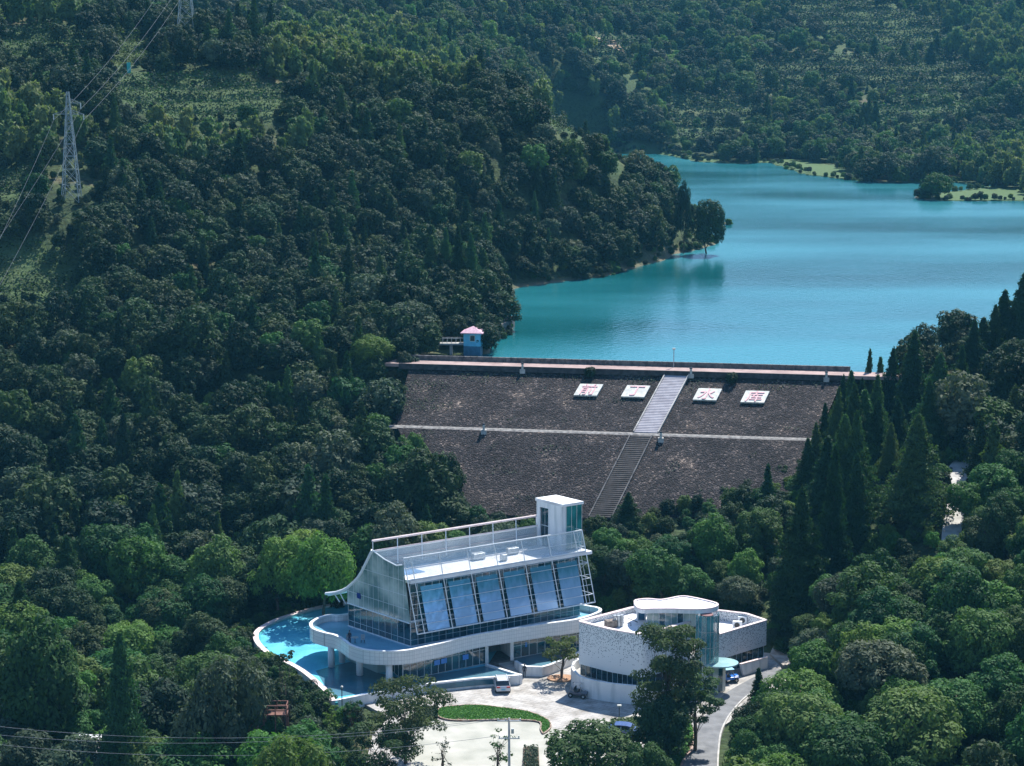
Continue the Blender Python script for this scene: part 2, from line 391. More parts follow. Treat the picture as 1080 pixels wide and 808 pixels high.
def hit(px, py, lift=0.0):
    """where the sight line meets the ground"""
    d = ray(px, py); Ys = np.arange(195, 1700, 1.0); X = d.x / d.y * Ys; Z = CAM_Z + d.z / d.y * Ys
    k = np.where(Z < grid_z(X, Ys) + lift)[0]; i = k[0] if len(k) else len(Ys) - 1
    return Vector((X[i], Ys[i], float(Z[i])))
def hits(P, n=3):
    out = []
    for i in range(len(P)):
        a_, b_ = P[i], P[(i + 1) % len(P)]
        for k in range(n): out.append(tuple(hit(a_[0] + (b_[0] - a_[0]) * k / n, a_[1] + (b_[1] - a_[1]) * k / n)[:2]))
    return out
mead = [hits(P) for P in ([(600,168),(600,157),(690,158),(730,164),(776,174),(716,167),(664,166)], [(806,170),(835,168),(870,174),(905,184),(905,192),(845,186)], [(962,211),(990,197),(1078,200),(1078,213)])]
mval = np.zeros(GXX.shape)
for P in mead: mval = np.maximum(mval, np.clip(1 - poly_dist(GXX, GYY, P) / 5, 0, 1))
TEA_PX = [[(120,88),(175,76),(262,80),(305,100),(300,122),(210,128),(130,112)], [(-60,268),(40,266),(96,284),(88,306),(40,318),(-60,316)], [(-60,183),(20,184),(34,196),(20,214),(-60,214)], [(112,40),(160,44),(165,66),(118,72)],
          [(705,104),(790,100),(800,118),(790,136),(706,136)], [(704,136),(772,138),(770,150),(706,150)], [(838,-8),(905,0),(985,20),(1010,46),(940,56),(870,42),(830,18)], [(862,60),(990,56),(1050,78),(1040,96),(960,100),(872,84)], [(622,40),(672,38),(668,64),(630,66)], [(800,64),(862,60),(870,84),(840,104),(796,96)], [(900,112),(1000,104),(1030,120),(960,134),(905,130)], [(560,118),(640,112),(640,140),(600,146)], [(0,34),(90,30),(96,56),(0,64)], [(660,0),(740,2),(730,14),(664,14)]]
TEA = [hits(P) for P in TEA_PX]
# the fields are stepped: level treads with short steep banks between them
GZ0 = GZ.copy()
for P in TEA:
    h_ = 2.5 if P[0][1] < 600 else 4.0
    wgt = np.clip(-poly_dist(GXX, GYY, P) / 3, 0, 1) * .9; f_ = GZ0 / h_ - np.floor(GZ0 / h_); stp = (np.floor(GZ0 / h_) + np.clip((f_ - .55) / .45, 0, 1) ** 1.0) * h_
    GZ = GZ * (1 - wgt) + (stp + .2) * wgt
terr.data.vertices.foreach_set('co', np.stack([GXX.ravel(), GYY.ravel(), GZ.ravel()], 1).astype(np.float32).ravel()); terr.data.update()
for P in TEA: mval = np.maximum(mval, .6 * np.clip(1 - poly_dist(GXX, GYY, P) / 4, 0, 1))
mval = np.maximum(mval, .45 * np.clip((vnoise(GXX, GYY, 26, 77) - .12) * 8, 0, 1) * (GYY > 700))
a = terr.data.attributes.new('meadow', 'FLOAT', 'POINT'); a.data.foreach_set('value', mval.ravel().astype(np.float32))

# ---------------------------------------------------------------- lake
m, nt, b = new_mat('lake_water')
co = coord(nt)
n1 = nt.nodes.new('ShaderNodeTexNoise'); n1.inputs['Scale'].default_value = .9; n1.inputs['Detail'].default_value = 3; nt.links.new(co, n1.inputs['Vector'])
co2 = coord(nt, (.007, .022, 1))
n2 = nt.nodes.new('ShaderNodeTexNoise'); n2.inputs['Scale'].default_value = 1; n2.inputs['Detail'].default_value = 4; nt.links.new(co2, n2.inputs['Vector'])
rr = nt.nodes.new('ShaderNodeMapRange'); rr.inputs['From Min'].default_value = .3; rr.inputs['From Max'].default_value = .7; rr.inputs['To Min'].default_value = .10; rr.inputs['To Max'].default_value = .26
nt.links.new(n2.outputs[0], rr.inputs[0]); nt.links.new(rr.outputs[0], b.inputs['Roughness'])
bp = nt.nodes.new('ShaderNodeBump'); bp.inputs['Distance'].default_value = .08; nt.links.new(n1.outputs[0], bp.inputs['Height']); nt.links.new(bp.outputs[0], b.inputs['Normal'])
cr = ramp(nt, [(.36, (.002, .072, .082)), (.66, (.014, .165, .198))]); nt.links.new(n2.outputs[0], cr.inputs[0]); nt.links.new(cr.outputs[0], b.inputs['Base Color'])
b.inputs['IOR'].default_value = 1.4
MAT['lake'] = m
lk = MB(); lk.add([(x, y, WATER) for x, y in offset_path(lake, 2.0, True)] if poly_dist(*offset_path(lake, 2.0, True)[8], lake) > 0 else [(x, y, WATER) for x, y in offset_path(lake, -2.0, True)], [tuple(range(len(lake)))])
lo = lk.build('lake_water', m); tag(lo, 'turquoise water of the reservoir behind the dam', None, kind='structure')

# ---------------------------------------------------------------- the dam
m, nt, b = new_mat('dam_stone')
co = coord(nt)
vo = nt.nodes.new('ShaderNodeTexVoronoi'); vo.inputs['Scale'].default_value = 3.6; nt.links.new(co, vo.inputs['Vector'])
sc_ = nt.nodes.new('ShaderNodeSeparateColor'); nt.links.new(vo.outputs['Color'], sc_.inputs[0])
r1 = ramp(nt, [(0, (.010, .009, .009)), (.45, (.024, .021, .022)), (.85, (.042, .037, .036)), (1, (.13, .11, .10))]); nt.links.new(sc_.outputs[0], r1.inputs[0])
n1 = nt.nodes.new('ShaderNodeTexNoise'); n1.inputs['Scale'].default_value = .22; n1.inputs['Detail'].default_value = 7; nt.links.new(co, n1.inputs['Vector'])
r2 = ramp(nt, [(.32, (.50, .47, .50)), (.52, (.95, .92, .94)), (.64, (1.5, 1.4, 1.3)), (.74, (3.0, 2.7, 2.3))]); nt.links.new(n1.outputs[0], r2.inputs[0])
mx = nt.nodes.new('ShaderNodeMixRGB'); mx.blend_type = 'MULTIPLY'; mx.inputs[0].default_value = 1; nt.links.new(r1.outputs[0], mx.inputs[1]); nt.links.new(r2.outputs[0], mx.inputs[2])
nt.links.new(mx.outputs[0], b.inputs['Base Color']); b.inputs['Roughness'].default_value = .9; b.inputs['Specular IOR Level'].default_value = .2
vo2 = nt.nodes.new('ShaderNodeTexVoronoi'); vo2.inputs['Scale'].default_value = 3.6; nt.links.new(co, vo2.inputs['Vector'])
bp = nt.nodes.new('ShaderNodeBump'); bp.inputs['Distance'].default_value = .14; bp.invert = True; nt.links.new(vo2.outputs['Distance'], bp.inputs['Height']); nt.links.new(bp.outputs[0], b.inputs['Normal'])
MAT['dam_stone'] = m
MAT['concrete'] = noise_mat('pale_concrete', (.30, .29, .27), (.46, .45, .42), .8, .85, .02)
MAT['concrete_dark'] = noise_mat('weathered_concrete', (.045, .046, .05), (.15, .145, .14), 1.2, .9, .04)
MAT['road_pink'] = noise_mat('crest_pavement', (.24, .165, .15), (.36, .26, .235), .5, .85)
MAT['panel_white'] = noise_mat('white_panel_paint', (.42, .43, .39), (.62, .62, .56), 1.5, .7)
MAT['red_paint'] = noise_mat('faded_red_paint', (.52, .24, .27), (.66, .42, .43), 4, .6)
MAT['black_metal'] = noise_mat('dark_metal', (.02, .02, .022), (.05, .05, .055), 2, .45)
MAT['grey_metal'] = noise_mat('galvanised_metal', (.35, .37, .38), (.50, .52, .53), 2, .4, metal=.5)

dam = thing('dam', 'long dark stone dam below the lake with pale stair and four white panels', 'dam', tuple(dam_pt(35, 15, 0)))
PROF = [(-9, 14, ), (-1.0, 22.2), (3.2, 22.2), (17.4, 15.2), (19.0, 15.2), (36.0, 5.8), (36.05, 4.3), (37.2, 4.3), (46, 2.0)]
def left_end(d): return max(0, d) * .27 + max(0, d - 17) * .62
def dam_extr(s0, s1, pts, name, mat, seg=1):
    mb_ = MB(); vs = []; n = len(pts)
    ss = np.linspace(s0, s1, seg + 1)
    for s in ss:
        for d, z in pts: vs.append(dam_pt(s + (left_end(d) if s < 20 else 0), d, z))
    fs = [(i * n + k, i * n + k + 1, (i + 1) * n + k + 1, (i + 1) * n + k) for i in range(seg) for k in range(n - 1)]
    mb_.add(vs, fs); return mb_.build(name, mat, dam)
dam_extr(.3, 73, [(-14, 10), (-1.0, 22.4), (3.0, 22.4), (3.05, 22.2)] + PROF[3:], 'stone_slope', MAT['dam_stone'])
mb_ = MB()
for s0, s1, mt in ((-3, 82, 0),):
    mb_.hexa([dam_pt(s0, -.6, 22.4), dam_pt(s1, -.6, 22.4), dam_pt(s1, 3.3, 22.4), dam_pt(s0, 3.3, 22.4), dam_pt(s0, -.6, 22.95), dam_pt(s1, -.6, 22.95), dam_pt(s1, 3.3, 22.95), dam_pt(s0, 3.3, 22.95)])
mb_.build('crest_road', MAT['road_pink'], dam)
mb_ = MB(); mb_.hexa([dam_pt(s_, d_, z_) for z_, k_ in ((22.1, 0), (23.0, 1)) for s_, d_ in ((-.5, 3.3), (73, 3.3), (73, 3.7 - .2 * k_), (-.5, 3.7 - .2 * k_))])
mb_.build('crest_kerb', noise_mat('dark_kerb_stone', (.02, .019, .02), (.06, .055, .055), 1.5, .9), dam)
mb_ = MB()
mb_.hexa([dam_pt(s_, d_, z_) for z_ in (21, 23.75) for s_, d_ in ((-1, -1.0), (73, -1.0), (73, -.6), (-1, -.6))])
for k in range(65): mb_.hexa([dam_pt(-.5 + k * 1.15 + dx, d, z) for z in (23.0, 23.8) for dx, d in ((0, -.62), (.16, -.62), (.16, -.46), (0, -.46))])
mb_.build('parapet_wall', MAT['concrete_dark'], dam)
mb_ = MB(); mb_.hexa([dam_pt(2, 17.35, 15.1), dam_pt(72.5, 17.35, 15.1), dam_pt(72.5, 19.0, 15.1), dam_pt(2, 19.0, 15.1), dam_pt(2, 17.35, 15.36), dam_pt(72.5, 17.35, 15.36), dam_pt(72.5, 18.2, 15.36), dam_pt(2, 18.2, 15.36)])
mb_.build('berm_path', noise_mat('mossy_berm_concrete', (.09, .088, .085), (.26, .25, .235), 1.5, .9), dam)
def slope_z(d): return 22.2 + (d - 3.2) / (17.4 - 3.2) * (15.2 - 22.2) if d < 17.4 else 15.2 + (d - 19) / 17 * (5.8 - 15.2)
S_ST = dam_sd(G(717, 391, 22.8))[0]
mb_ = MB()
for k in range(36):
    d0 = 3.6 + k * .384; z = slope_z(d0 + .19) + .30
    mb_.hexa([dam_pt(S_ST - 1.85, d0, z - .6), dam_pt(S_ST + 1.85, d0, z - .6), dam_pt(S_ST + 1.85, d0 + .384, z - .6), dam_pt(S_ST - 1.85, d0 + .384, z - .6),
              dam_pt(S_ST - 1.85, d0, z + .065), dam_pt(S_ST + 1.85, d0, z + .065), dam_pt(S_ST + 1.85, d0 + .384, z - .065), dam_pt(S_ST - 1.85, d0 + .384, z - .065)])
MAT['stair_conc'] = noise_mat('lilac_concrete', (.27, .26, .29), (.36, .35, .38), .8, .85)
mb_.build('upper_stair', MAT['stair_conc'], dam)
mb_ = MB()
for sx in (-2.05, 1.85):
    mb_.slab(dam_pt(S_ST + sx, 3.6, slope_z(3.6) + .1), dam_pt(S_ST + sx + .2, 3.6, slope_z(3.6) + .1), dam_pt(S_ST + sx + .2, 17.3, slope_z(17.3) + .1), dam_pt(S_ST + sx, 17.3, slope_z(17.3) + .1), -.38)
mb_.build('stair_kerb', MAT['concrete'], dam)
mb_ = MB()
for k in range(42):
    d0 = 19.1 + k * .4; z = slope_z(d0 + .2) + .16
    mb_.hexa([dam_pt(S_ST - 1.7 + dx, d, zz + (.07 if d == d0 else -.07)) for zz in (z - .5, z) for dx, d in ((0, d0), (3.2, d0), (3.2, d0 + .4), (0, d0 + .4))])
mb_.build('lower_stair', noise_mat('worn_dark_steps', (.014, .013, .014), (.042, .038, .038), .9, .9), dam)
mb_ = MB()
for sx in (-1.95, 1.52):
    mb_.slab(dam_pt(S_ST + sx, 19.1, slope_z(19.1) + .05), dam_pt(S_ST + sx + .2, 19.1, slope_z(19.1) + .05), dam_pt(S_ST + sx + .2, 35.8, slope_z(35.8) + .05), dam_pt(S_ST + sx, 35.8, slope_z(35.8) + .05), -.25)
mb_.build('stair_kerb', MAT['concrete_dark'], dam)
# four white panels with one red character each
nrm = dn0 * 7.0 + Vector((0, 0, 14.2)); nrm.normalize()
dslope = (dn * 14.2 + Vector((0, 0, -7.0))).normalized()
TXT = [('\u524d', 621.5), ('\u4e01', 671), ('\u6c34', 745.5), ('\u5e93', 796.5)]
for ch, px in TXT:
    py = 412.8 + (px - 620) * .040
    best = min((abs(project(*dam_pt(0, d, slope_z(d)) )[1] - py) if False else abs(project(*(lambda v: (v.x, v.y, v.z))(dam_pt(s_, d, slope_z(d))))[1] - py) + abs(project(*(lambda v: (v.x, v.y, v.z))(dam_pt(s_, d, slope_z(d))))[0] - px), s_, d)
               for s_ in np.arange(20, 66, .25) for d in np.arange(5, 12, .25))
    c = dam_pt(best[1], best[2], slope_z(best[2])) + nrm * .1
    ha, hb = 1.9, 1.6
    p = MB(); p.slab(c - du * ha - dslope * hb, c - du * ha + dslope * hb, c + du * ha + dslope * hb, c + du * ha - dslope * hb, .28)
    po = p.build('sign_panel', MAT['panel_white'], dam)
    cu = bpy.data.curves.new('character', 'FONT'); cu.body = ch; cu.size = 2.9; cu.align_x = 'CENTER'; cu.align_y = 'CENTER'; cu.extrude = .05; cu.offset = .01
    to = bpy.data.objects.new('character_tmp', cu); C.objects.link(to); bpy.context.view_layer.update()
    me = bpy.data.meshes.new_from_object(to.evaluated_get(bpy.context.evaluated_depsgraph_get())); bpy.data.objects.remove(to)
    co_ = np.array([v.co for v in me.vertices]); co_[:, 0] -= (co_[:, 0].max() + co_[:, 0].min()) / 2; co_[:, 1] -= (co_[:, 1].max() + co_[:, 1].min()) / 2
    cc = c + nrm * .33 - root_loc(dam)
    w3 = np.array(cc)[None] + co_[:, :1] * np.array(du)[None] * .95 - co_[:, 1:2] * np.array(dslope)[None] * 1.08 + co_[:, 2:3] * np.array(nrm)[None]
    me.vertices.foreach_set('co', w3.astype(np.float32).ravel()); me.materials.clear(); me.materials.append(MAT['red_paint']); me.update()
    o = bpy.data.objects.new('painted_character', me); C.objects.link(o); o.parent = po; o.location = (0, 0, 0)

# small markers, lamp and shrubs on the dam
def on_dam(px, py, d=None):
    best = min((hypot(*(np.array(project(*dam_pt(s_, dd, slope_z(dd)))) - (px, py))), s_, dd) for s_ in np.arange(-2, 78, .5) for dd in (np.arange(3.5, 36, .5)))
    return dam_pt(best[1], best[2], slope_z(best[2]))
DAMBITS = [(551, 389, 'white marker post on the crest edge of the dam nearest the blue hut'), (730, 395, 'white marker post beside the top of the pale stair'),
           (511, 456, 'white marker post on the berm path of the dam far from the stair'), (698, 466, 'white marker post where the berm path meets the stair'),
           (873, 401, 'white marker post at the conifer end of the dam crest')]
for px, py, lab in DAMBITS:
    p = on_dam(px, py); t = thing('marker_post', lab, 'post', (p.x, p.y, p.z), 0, 'white marker posts on the dam')
    q = MB(); q.box((p.x, p.y, p.z + .2), (.9, .7, .7)); q.build('plinth', MAT['concrete'], t)
    q = MB(); q.box((p.x, p.y, p.z + .95), (.35, .35, .9)); q.build('pillar', MAT['panel_white'], t)
    q = MB(); q.box((p.x, p.y, p.z + 1.5), (.5, .5, .2), 0, .6); q.build('cap', MAT['black_metal'], t)
p = dam_pt(dam_sd(G(717, 384, 23))[0], -.2, 22.95)
t = thing('lamp_post', 'slim white lamp post on the dam crest above the stair', 'lamp post', tuple(p))
q = MB(); q.tube([p, p + Vector((0, 0, 3.0))], .07); q.build('pole', MAT['grey_metal'], t)
q = MB(); q.box((p.x, p.y, p.z + 3.1), (.5, .25, .25)); q.build('camera_box', MAT['panel_white'], t)

# ---------------------------------------------------------------- the hut in the lake with its footbridge
MAT['hut_blue'] = noise_mat('hut_blue_tiles', (.10, .42, .62), (.14, .50, .70), 2, .5)
MAT['hut_blue_dark'] = noise_mat('hut_dark_blue_base', (.03, .12, .20), (.05, .16, .26), 2, .6)
MAT['roof_pink'] = noise_mat('pink_roof_tiles', (.45, .25, .32), (.62, .40, .46), 3, .6)
MAT['window_dark'] = noise_mat('dark_window_glass', (.01, .03, .04), (.02, .05, .06), 1, .08, spec=.8)
hp = G(499, 374, 21.6); hp = Vector((hp.x, hp.y + 1.2, 21.0)); rz = atan2(du.y, du.x)
hut = thing('lake_hut', 'small blue square hut with a pink hipped roof standing at the lake edge', 'hut', tuple(hp), rz)
q = MB(); q.box((0, 0, .9), (3.0, 2.6, 2.4)); q.build('lower_wall', MAT['hut_blue_dark'], hut, local=True)
q = MB(); q.box((0, 0, 3.2), (3.0, 2.6, 2.3)); q.build('wall', MAT['hut_blue'], hut, local=True)
q = MB(); q.prism([(-2, -1.8), (2, -1.8), (2, 1.8), (-2, 1.8)], 4.35, 4.5); q.add([(-2, -1.8, 4.5), (2, -1.8, 4.5), (2, 1.8, 4.5), (-2, 1.8, 4.5), (0, 0, 5.5)], [(0, 1, 4), (1, 2, 4), (2, 3, 4), (3, 0, 4)])
q.build('roof', MAT['roof_pink'], hut, local=True)
for (x, y, dx, dy) in ((.1, -1.31, .85, .06), (1.51, 0, .06, .8)):
    q = MB(); q.box((x, y, 3.5), (dx, dy, .95)); wn = q.build('window', MAT['window_dark'], hut, local=True)
    q = MB()
    for a_ in (-1, 1): q.box((x + (a_ * dx / 2 if dx > .1 else 0), y + (a_ * dy / 2 if dy > .1 else 0), 3.5), (.08 if dx > .1 else .1, .1 if dx > .1 else .08, 1.05))
    for a_ in (-1, 1): q.box((x, y, 3.5 + a_ * .5), (dx + .02 if dx > .1 else .12, dy + .02 if dy > .1 else .12, .08))
    q.build('frame', MAT['panel_white'], wn, local=True)
bx = W(458, 363, hp.y + 1.0); 
fb = thing('footbridge', 'low concrete footbridge with thin rails leading to the blue hut', 'bridge', (bx.x, hp.y + .3, 21.3))
L = hp.x - 1.5 - bx.x
bl = (bx.x + L / 2, hp.y + .3 - du.y * 0)
q = MB(); q.box((bl[0] - .8, bl[1], 23.3), (L + 1.6, 1.4, .3)); q.build('deck', MAT['concrete'], fb)
for sy in (-.65, .65):
    q = MB(); q.bar((bl[0] - L / 2 - 1.6, bl[1] + sy, 24.3), (bl[0] + L / 2, bl[1] + sy, 24.3), .07)
    for k in range(8): q.bar((bl[0] - L / 2 + k * L / 7, bl[1] + sy, 23.4), (bl[0] - L / 2 + k * L / 7, bl[1] + sy, 24.3), .06)
    q.build('railing', MAT['grey_metal'], fb)
q = MB(); q.box((bl[0] + .3, bl[1], 21.6), (.5, .9, 3.2)); q.build('pier', MAT['concrete'], fb)

# concrete jetty wall on the small point behind the hut
jp = [tuple(G(x, y, 23.0)[:2]) for x, y in ((507, 349), (517, 344), (527, 339), (531, 335))]
q = MB(); q.strip(jp, 20.5, 23.4, -2.2); jo = q.build('stone_wall', [MAT['concrete_dark']]); tag(jo, 'dark stone retaining wall on the point behind the blue hut', 'wall')

# weeds rooted between the stones
q_ = np.random.default_rng(77); SS = q_.uniform(2, 70, 26000); DD = q_.uniform(4, 35, 26000)
kk = (vnoise(SS * 1.7, DD * 2, 5, 12) + .35 * np.exp(-((DD - 4) / 2.5) ** 2) + .25 * np.exp(-((SS - 6) / 6) ** 2) > .33) & (np.abs(SS - S_ST) > 2.2) & (np.abs(DD - 18) > 1.1) & (q_.random(26000) < .5); SS, DD = SS[kk], DD[kk]
Pw = np.array([tuple(dam_pt(a1, a2, slope_z(a2) + .12)) for a1, a2 in zip(SS, DD)]); n_ = len(Pw)
Nw = q_.normal(size=(n_, 3)) * .5 + np.array([0, -.4, 1.]); Nw /= np.linalg.norm(Nw, axis=1)[:, None]; Aw = np.cross(Nw, q_.normal(size=(n_, 3))); Aw /= np.linalg.norm(Aw, axis=1)[:, None]; Bw = np.cross(Nw, Aw); sw = (.2 * q_.uniform(.5, 1.4, n_))[:, None]
vw = np.stack([Pw - Aw * sw * .7, Pw + Bw * sw * .4, Pw + Aw * sw * .7, Pw - Bw * sw * .4], 1).reshape(-1, 3)
o = bpy.data.objects.new('dam_weeds', np_mesh('dam_weeds', vw, np.arange(len(vw)).reshape(-1, 4), MAT['leaf_grey'], smooth=False, tone=q_.random(n_))); C.objects.link(o); tag(o, 'dry weeds growing between the stones of the dam', 'weeds', kind='stuff')
# ================================================================ trees
def leaf_cloud(centers, radii, n, size, seed, flat=.0, jitter=.62, up=.55, elong=1.6, droop=0.0, shell=(.66, 1.14)):
    """n leaf-sized quads over the outside of many overlapping lobes"""
    r = np.random.default_rng(seed); centers = np.asarray(centers, float); radii = np.asarray(radii, float)
    if radii.ndim == 1: radii = np.stack([radii] * 3, 1)
    wgt = (radii[:, 0] * radii[:, 2]); wgt = wgt / wgt.sum()
    P = []; N = []; T = []; cnt = 0
    while cnt < n:
        k = r.choice(len(centers), size=n, p=wgt); d = r.normal(size=(n, 3)); d /= np.linalg.norm(d, axis=1)[:, None]
        p = centers[k] + d * radii[k] * r.uniform(shell[0], shell[1], n)[:, None]
        ok = np.ones(n, bool)
        for c, rd in zip(centers, radii):
            ok &= (((p - c) / (rd * .70)) ** 2).sum(1) > 1
        ok |= r.random(n) < .06
        ok &= ~((d[:, 2] < -.45) & (r.random(n) < .6))
        P.append(p[ok]); N.append(d[ok]); T.append((np.sin(k * 12.9898) * 43758.5453 % 1)[ok]); cnt += ok.sum()
    P = np.concatenate(P)[:n]; N = np.concatenate(N)[:n]; T = np.concatenate(T)[:n]
    N = N + r.normal(size=N.shape) * jitter * .6 + np.array([0, 0, up]); N /= np.linalg.norm(N, axis=1)[:, None]
    A = np.cross(N, r.normal(size=N.shape)); A /= np.linalg.norm(A, axis=1)[:, None] + 1e-9
    if droop: A = A * (1 - droop) + np.array([0, 0, -1]) * droop; A /= np.linalg.norm(A, axis=1)[:, None]
    B = np.cross(N, A); B /= np.linalg.norm(B, axis=1)[:, None] + 1e-9
    s = (size * r.uniform(.6, 1.3, len(P)))[:, None]
    v = np.stack([P - A * s * elong * .5, P + B * s * .42, P + A * s * elong * .5, P - B * s * .42], 1)
    tone = np.clip(.35 * T + .65 * r.random(len(P)), 0, 1)
    return v.reshape(-1, 3), tone
def cloud_mesh(name, parts, mats):
    """parts: list of (verts, tone, material index)"""
    v = np.concatenate([p[0] for p in parts]); t = np.concatenate([p[1] for p in parts])
    f = np.arange(len(v)).reshape(-1, 4)
    me = np_mesh(name, v, f, mats, smooth=False, tone=t)
    return me
def lobes_broad(seed, h=6.0, r=2.6, n=18, base=1.8, flat=1.0):
    n = int(n * 1.7)
    q = np.random.default_rng(seed); c = []; rad = []
    cz = base + (h - base) * .5; hz = (h - base) * .5; an = (q.uniform(.8, 1.22), q.uniform(.8, 1.22)); ox, oy = q.normal() * .22 * r, q.normal() * .22 * r
    for i in range(n):
        a = i * 2.399 + q.uniform(-.4, .4); zt = (i + .5) / n; ax_, ay_ = an
        el = -0.5 + 1.45 * zt + q.uniform(-.12, .12); rr = sqrt(max(.03, 1 - min(1, abs(el)) ** 2.2))
        lr = q.uniform(.22, .40) * r
        k_ = q.uniform(.72, 1.18); c.append((cos(a) * rr * (r - lr * .6) * k_ * ax_ + ox * zt, sin(a) * rr * (r - lr * .6) * k_ * ay_ + oy * zt, cz + el * (hz - lr * .4) * flat * q.uniform(.85, 1.12))); rad.append((lr, lr, lr * .8))
    c.append((0, 0, cz)); rad.append((r * .55, r * .55, hz * .62))
    return c, rad
def crown_broad(name, seed, mat, n=2600, size=.34, h=6.0, r=2.6, nl=18, base=1.6, **k):
    c, rad = lobes_broad(seed, h, r, nl, base); v, t = leaf_cloud(c, rad, n, size, seed + 5, **k)
    return cloud_mesh(name, [(v, t)], mat)
def crown_conifer(name, seed, mat, h=14.0, r=2.6, n=5200, size=.36, base=.08, point=1.15):
    """pyramidal crown: drooping sprays along whorled branches, a ragged edge"""
    q = np.random.default_rng(seed); P = []; N = []; A = []; T = []
    nb = int(120 * h / 14)
    for i in range(nb):
        t = (i + q.random()) / nb; z = h * (base + (1 - base) * t); L = r * (1 - t) ** (1 / point) * q.uniform(.45, 1.38) + .12
        if t < .12: L *= .55 + t * 3.7
        a = i * 2.399 + q.uniform(-.3, .3); m_ = max(8, int(n / nb * (.35 + 1.5 * (1 - t))))
        u = q.random(m_) ** .65; rise = .16 * L
        p = np.stack([cos(a) * u * L, sin(a) * u * L, z + rise * u - .30 * L * u * u + 0 * u], 1)
        side = np.array([-sin(a), cos(a), 0]); wd = .24 * L + .14
        p += side * (q.normal(size=m_) * wd * (1 - .6 * u))[:, None]; p[:, 2] += q.normal(size=m_) * .16 - .1
        d = np.stack([np.full(m_, cos(a)), np.full(m_, sin(a)), np.full(m_, .35)], 1) + q.normal(size=(m_, 3)) * .55
        P.append(p); N.append(d); T.append(np.full(m_, q.random() ** .8))
    P = np.concatenate(P); N = np.concatenate(N); T = np.concatenate(T); N /= np.linalg.norm(N, axis=1)[:, None]
    A = np.cross(N, q.normal(size=N.shape)); A /= np.linalg.norm(A, axis=1)[:, None]; A = A * .6 + np.array([0, 0, -.4]); A /= np.linalg.norm(A, axis=1)[:, None]
    B = np.cross(N, A); B /= np.linalg.norm(B, axis=1)[:, None]
    s = (size * q.uniform(.6, 1.3, len(P)))[:, None]
    v = np.stack([P - A * s * .8, P + B * s * .36, P + A * s * .8, P - B * s * .36], 1).reshape(-1, 3)
    return cloud_mesh(name, [(v, np.clip(.4 * T + .6 * q.random(len(P)), 0, 1))], mat)
def crown_bamboo(name, seed, mat, h=7.5, n=2200, size=.42):
    q = np.random.default_rng(seed); c = []; rad = []
    for i in range(16):
        a = q.uniform(0, 6.28); d = q.uniform(.2, 2.3); z = h * q.uniform(.45, .98) - d * .7
        c.append((cos(a) * d, sin(a) * d, z)); rad.append((q.uniform(.5, .9), q.uniform(.5, .9), q.uniform(.9, 1.5)))
    v, t = leaf_cloud(c, rad, n, size, seed, droop=.45, elong=2.3, shell=(.3, 1.25))
    return cloud_mesh(name, [(v, t)], mat)
def trunk_mesh(seed, h, r0, limbs=5, spread=1.5, straight=False):
    q = np.random.default_rng(seed); m_ = MB(); wob = 0 if straight else .12
    pts = [Vector((q.normal() * wob * k, q.normal() * wob * k, h * k / 5)) for k in range(6)]; pts[0] = Vector((0, 0, -.8))
    m_.tube(pts, r0, 7, r0 * .25)
    for i in range(limbs):
        z = h * q.uniform(.3, .8); a = i * 2.4 + q.uniform(-.3, .3); p = pts[min(5, int(z / h * 5))]
        s0 = Vector((p.x, p.y, z)); e = s0 + Vector((cos(a) * spread * q.uniform(.7, 1.2), sin(a) * spread * q.uniform(.7, 1.2), spread * q.uniform(.5, 1.0)))
        mid = (s0 + e) / 2 + Vector((0, 0, -.15 * spread)); m_.tube([s0, mid, e], r0 * .4, 5, r0 * .12)
    me = m_.mesh('trunk', MAT['bark'], smooth=True); return me

# prototypes: full detail (nearer trees) and coarser ones (far woods)
HI = {}
for mn in ('leaf_dark', 'leaf_green', 'leaf_grey', 'leaf_bright'):
    HI[mn] = [crown_broad('crown_' + mn, 100 + i * 17, MAT[mn], n=7500, size=.215, h=(6.4, 5.8, 7.4, 6.4, 6.8)[i], r=(2.7, 3.1, 2.5, 2.8, 2.6)[i], nl=(20, 24, 22, 18, 26)[i], base=(1.3, 1.2, 1.1, 1.4, .9)[i]) for i in range(5)]
TRK = [trunk_mesh(40 + i, 5.0, .20) for i in range(3)]
CON = [crown_conifer('crown_conifer', 300 + i, MAT['leaf_conifer'], h=14, r=(3.3, 2.8, 3.6)[i], n=18000, size=.21) for i in range(3)]
CTRK = trunk_mesh(60, 13.2, .26, limbs=0, straight=True)
# ragged, leaning spires and a second, looser conifer shape are kept apart from the bamboo
BAM = [crown_bamboo('crown_bamboo', 500 + i, MAT['leaf_bamboo']) for i in range(3)]
def unlinked(name, me): return bpy.data.objects.new(name, me)
LO = {}
for mn in ('leaf_dark', 'leaf_green', 'leaf_grey', 'leaf_bright'):
    LO[mn] = [unlinked('wood_tree', crown_broad('wood_crown', 700 + i * 13, MAT[mn], n=2800, size=.33, h=(6.2, 6.8, 7.2, 5.6)[i], r=(2.8, 3.1, 2.5, 2.9)[i], nl=18, base=.7)) for i in range(4)]
LOC = [unlinked('wood_pointed_tree', crown_conifer('wood_pointed_crown', 900 + i, MAT['leaf_dark'] if i else MAT['leaf_conifer'], h=9.0, r=2.3 + .3 * i, n=2600, size=.34, base=.05)) for i in range(2)]
LOB = [unlinked('wood_bamboo', crown_bamboo('wood_bamboo_crown', 800 + i, MAT['leaf_bamboo'], n=1100, size=.55)) for i in range(3)]

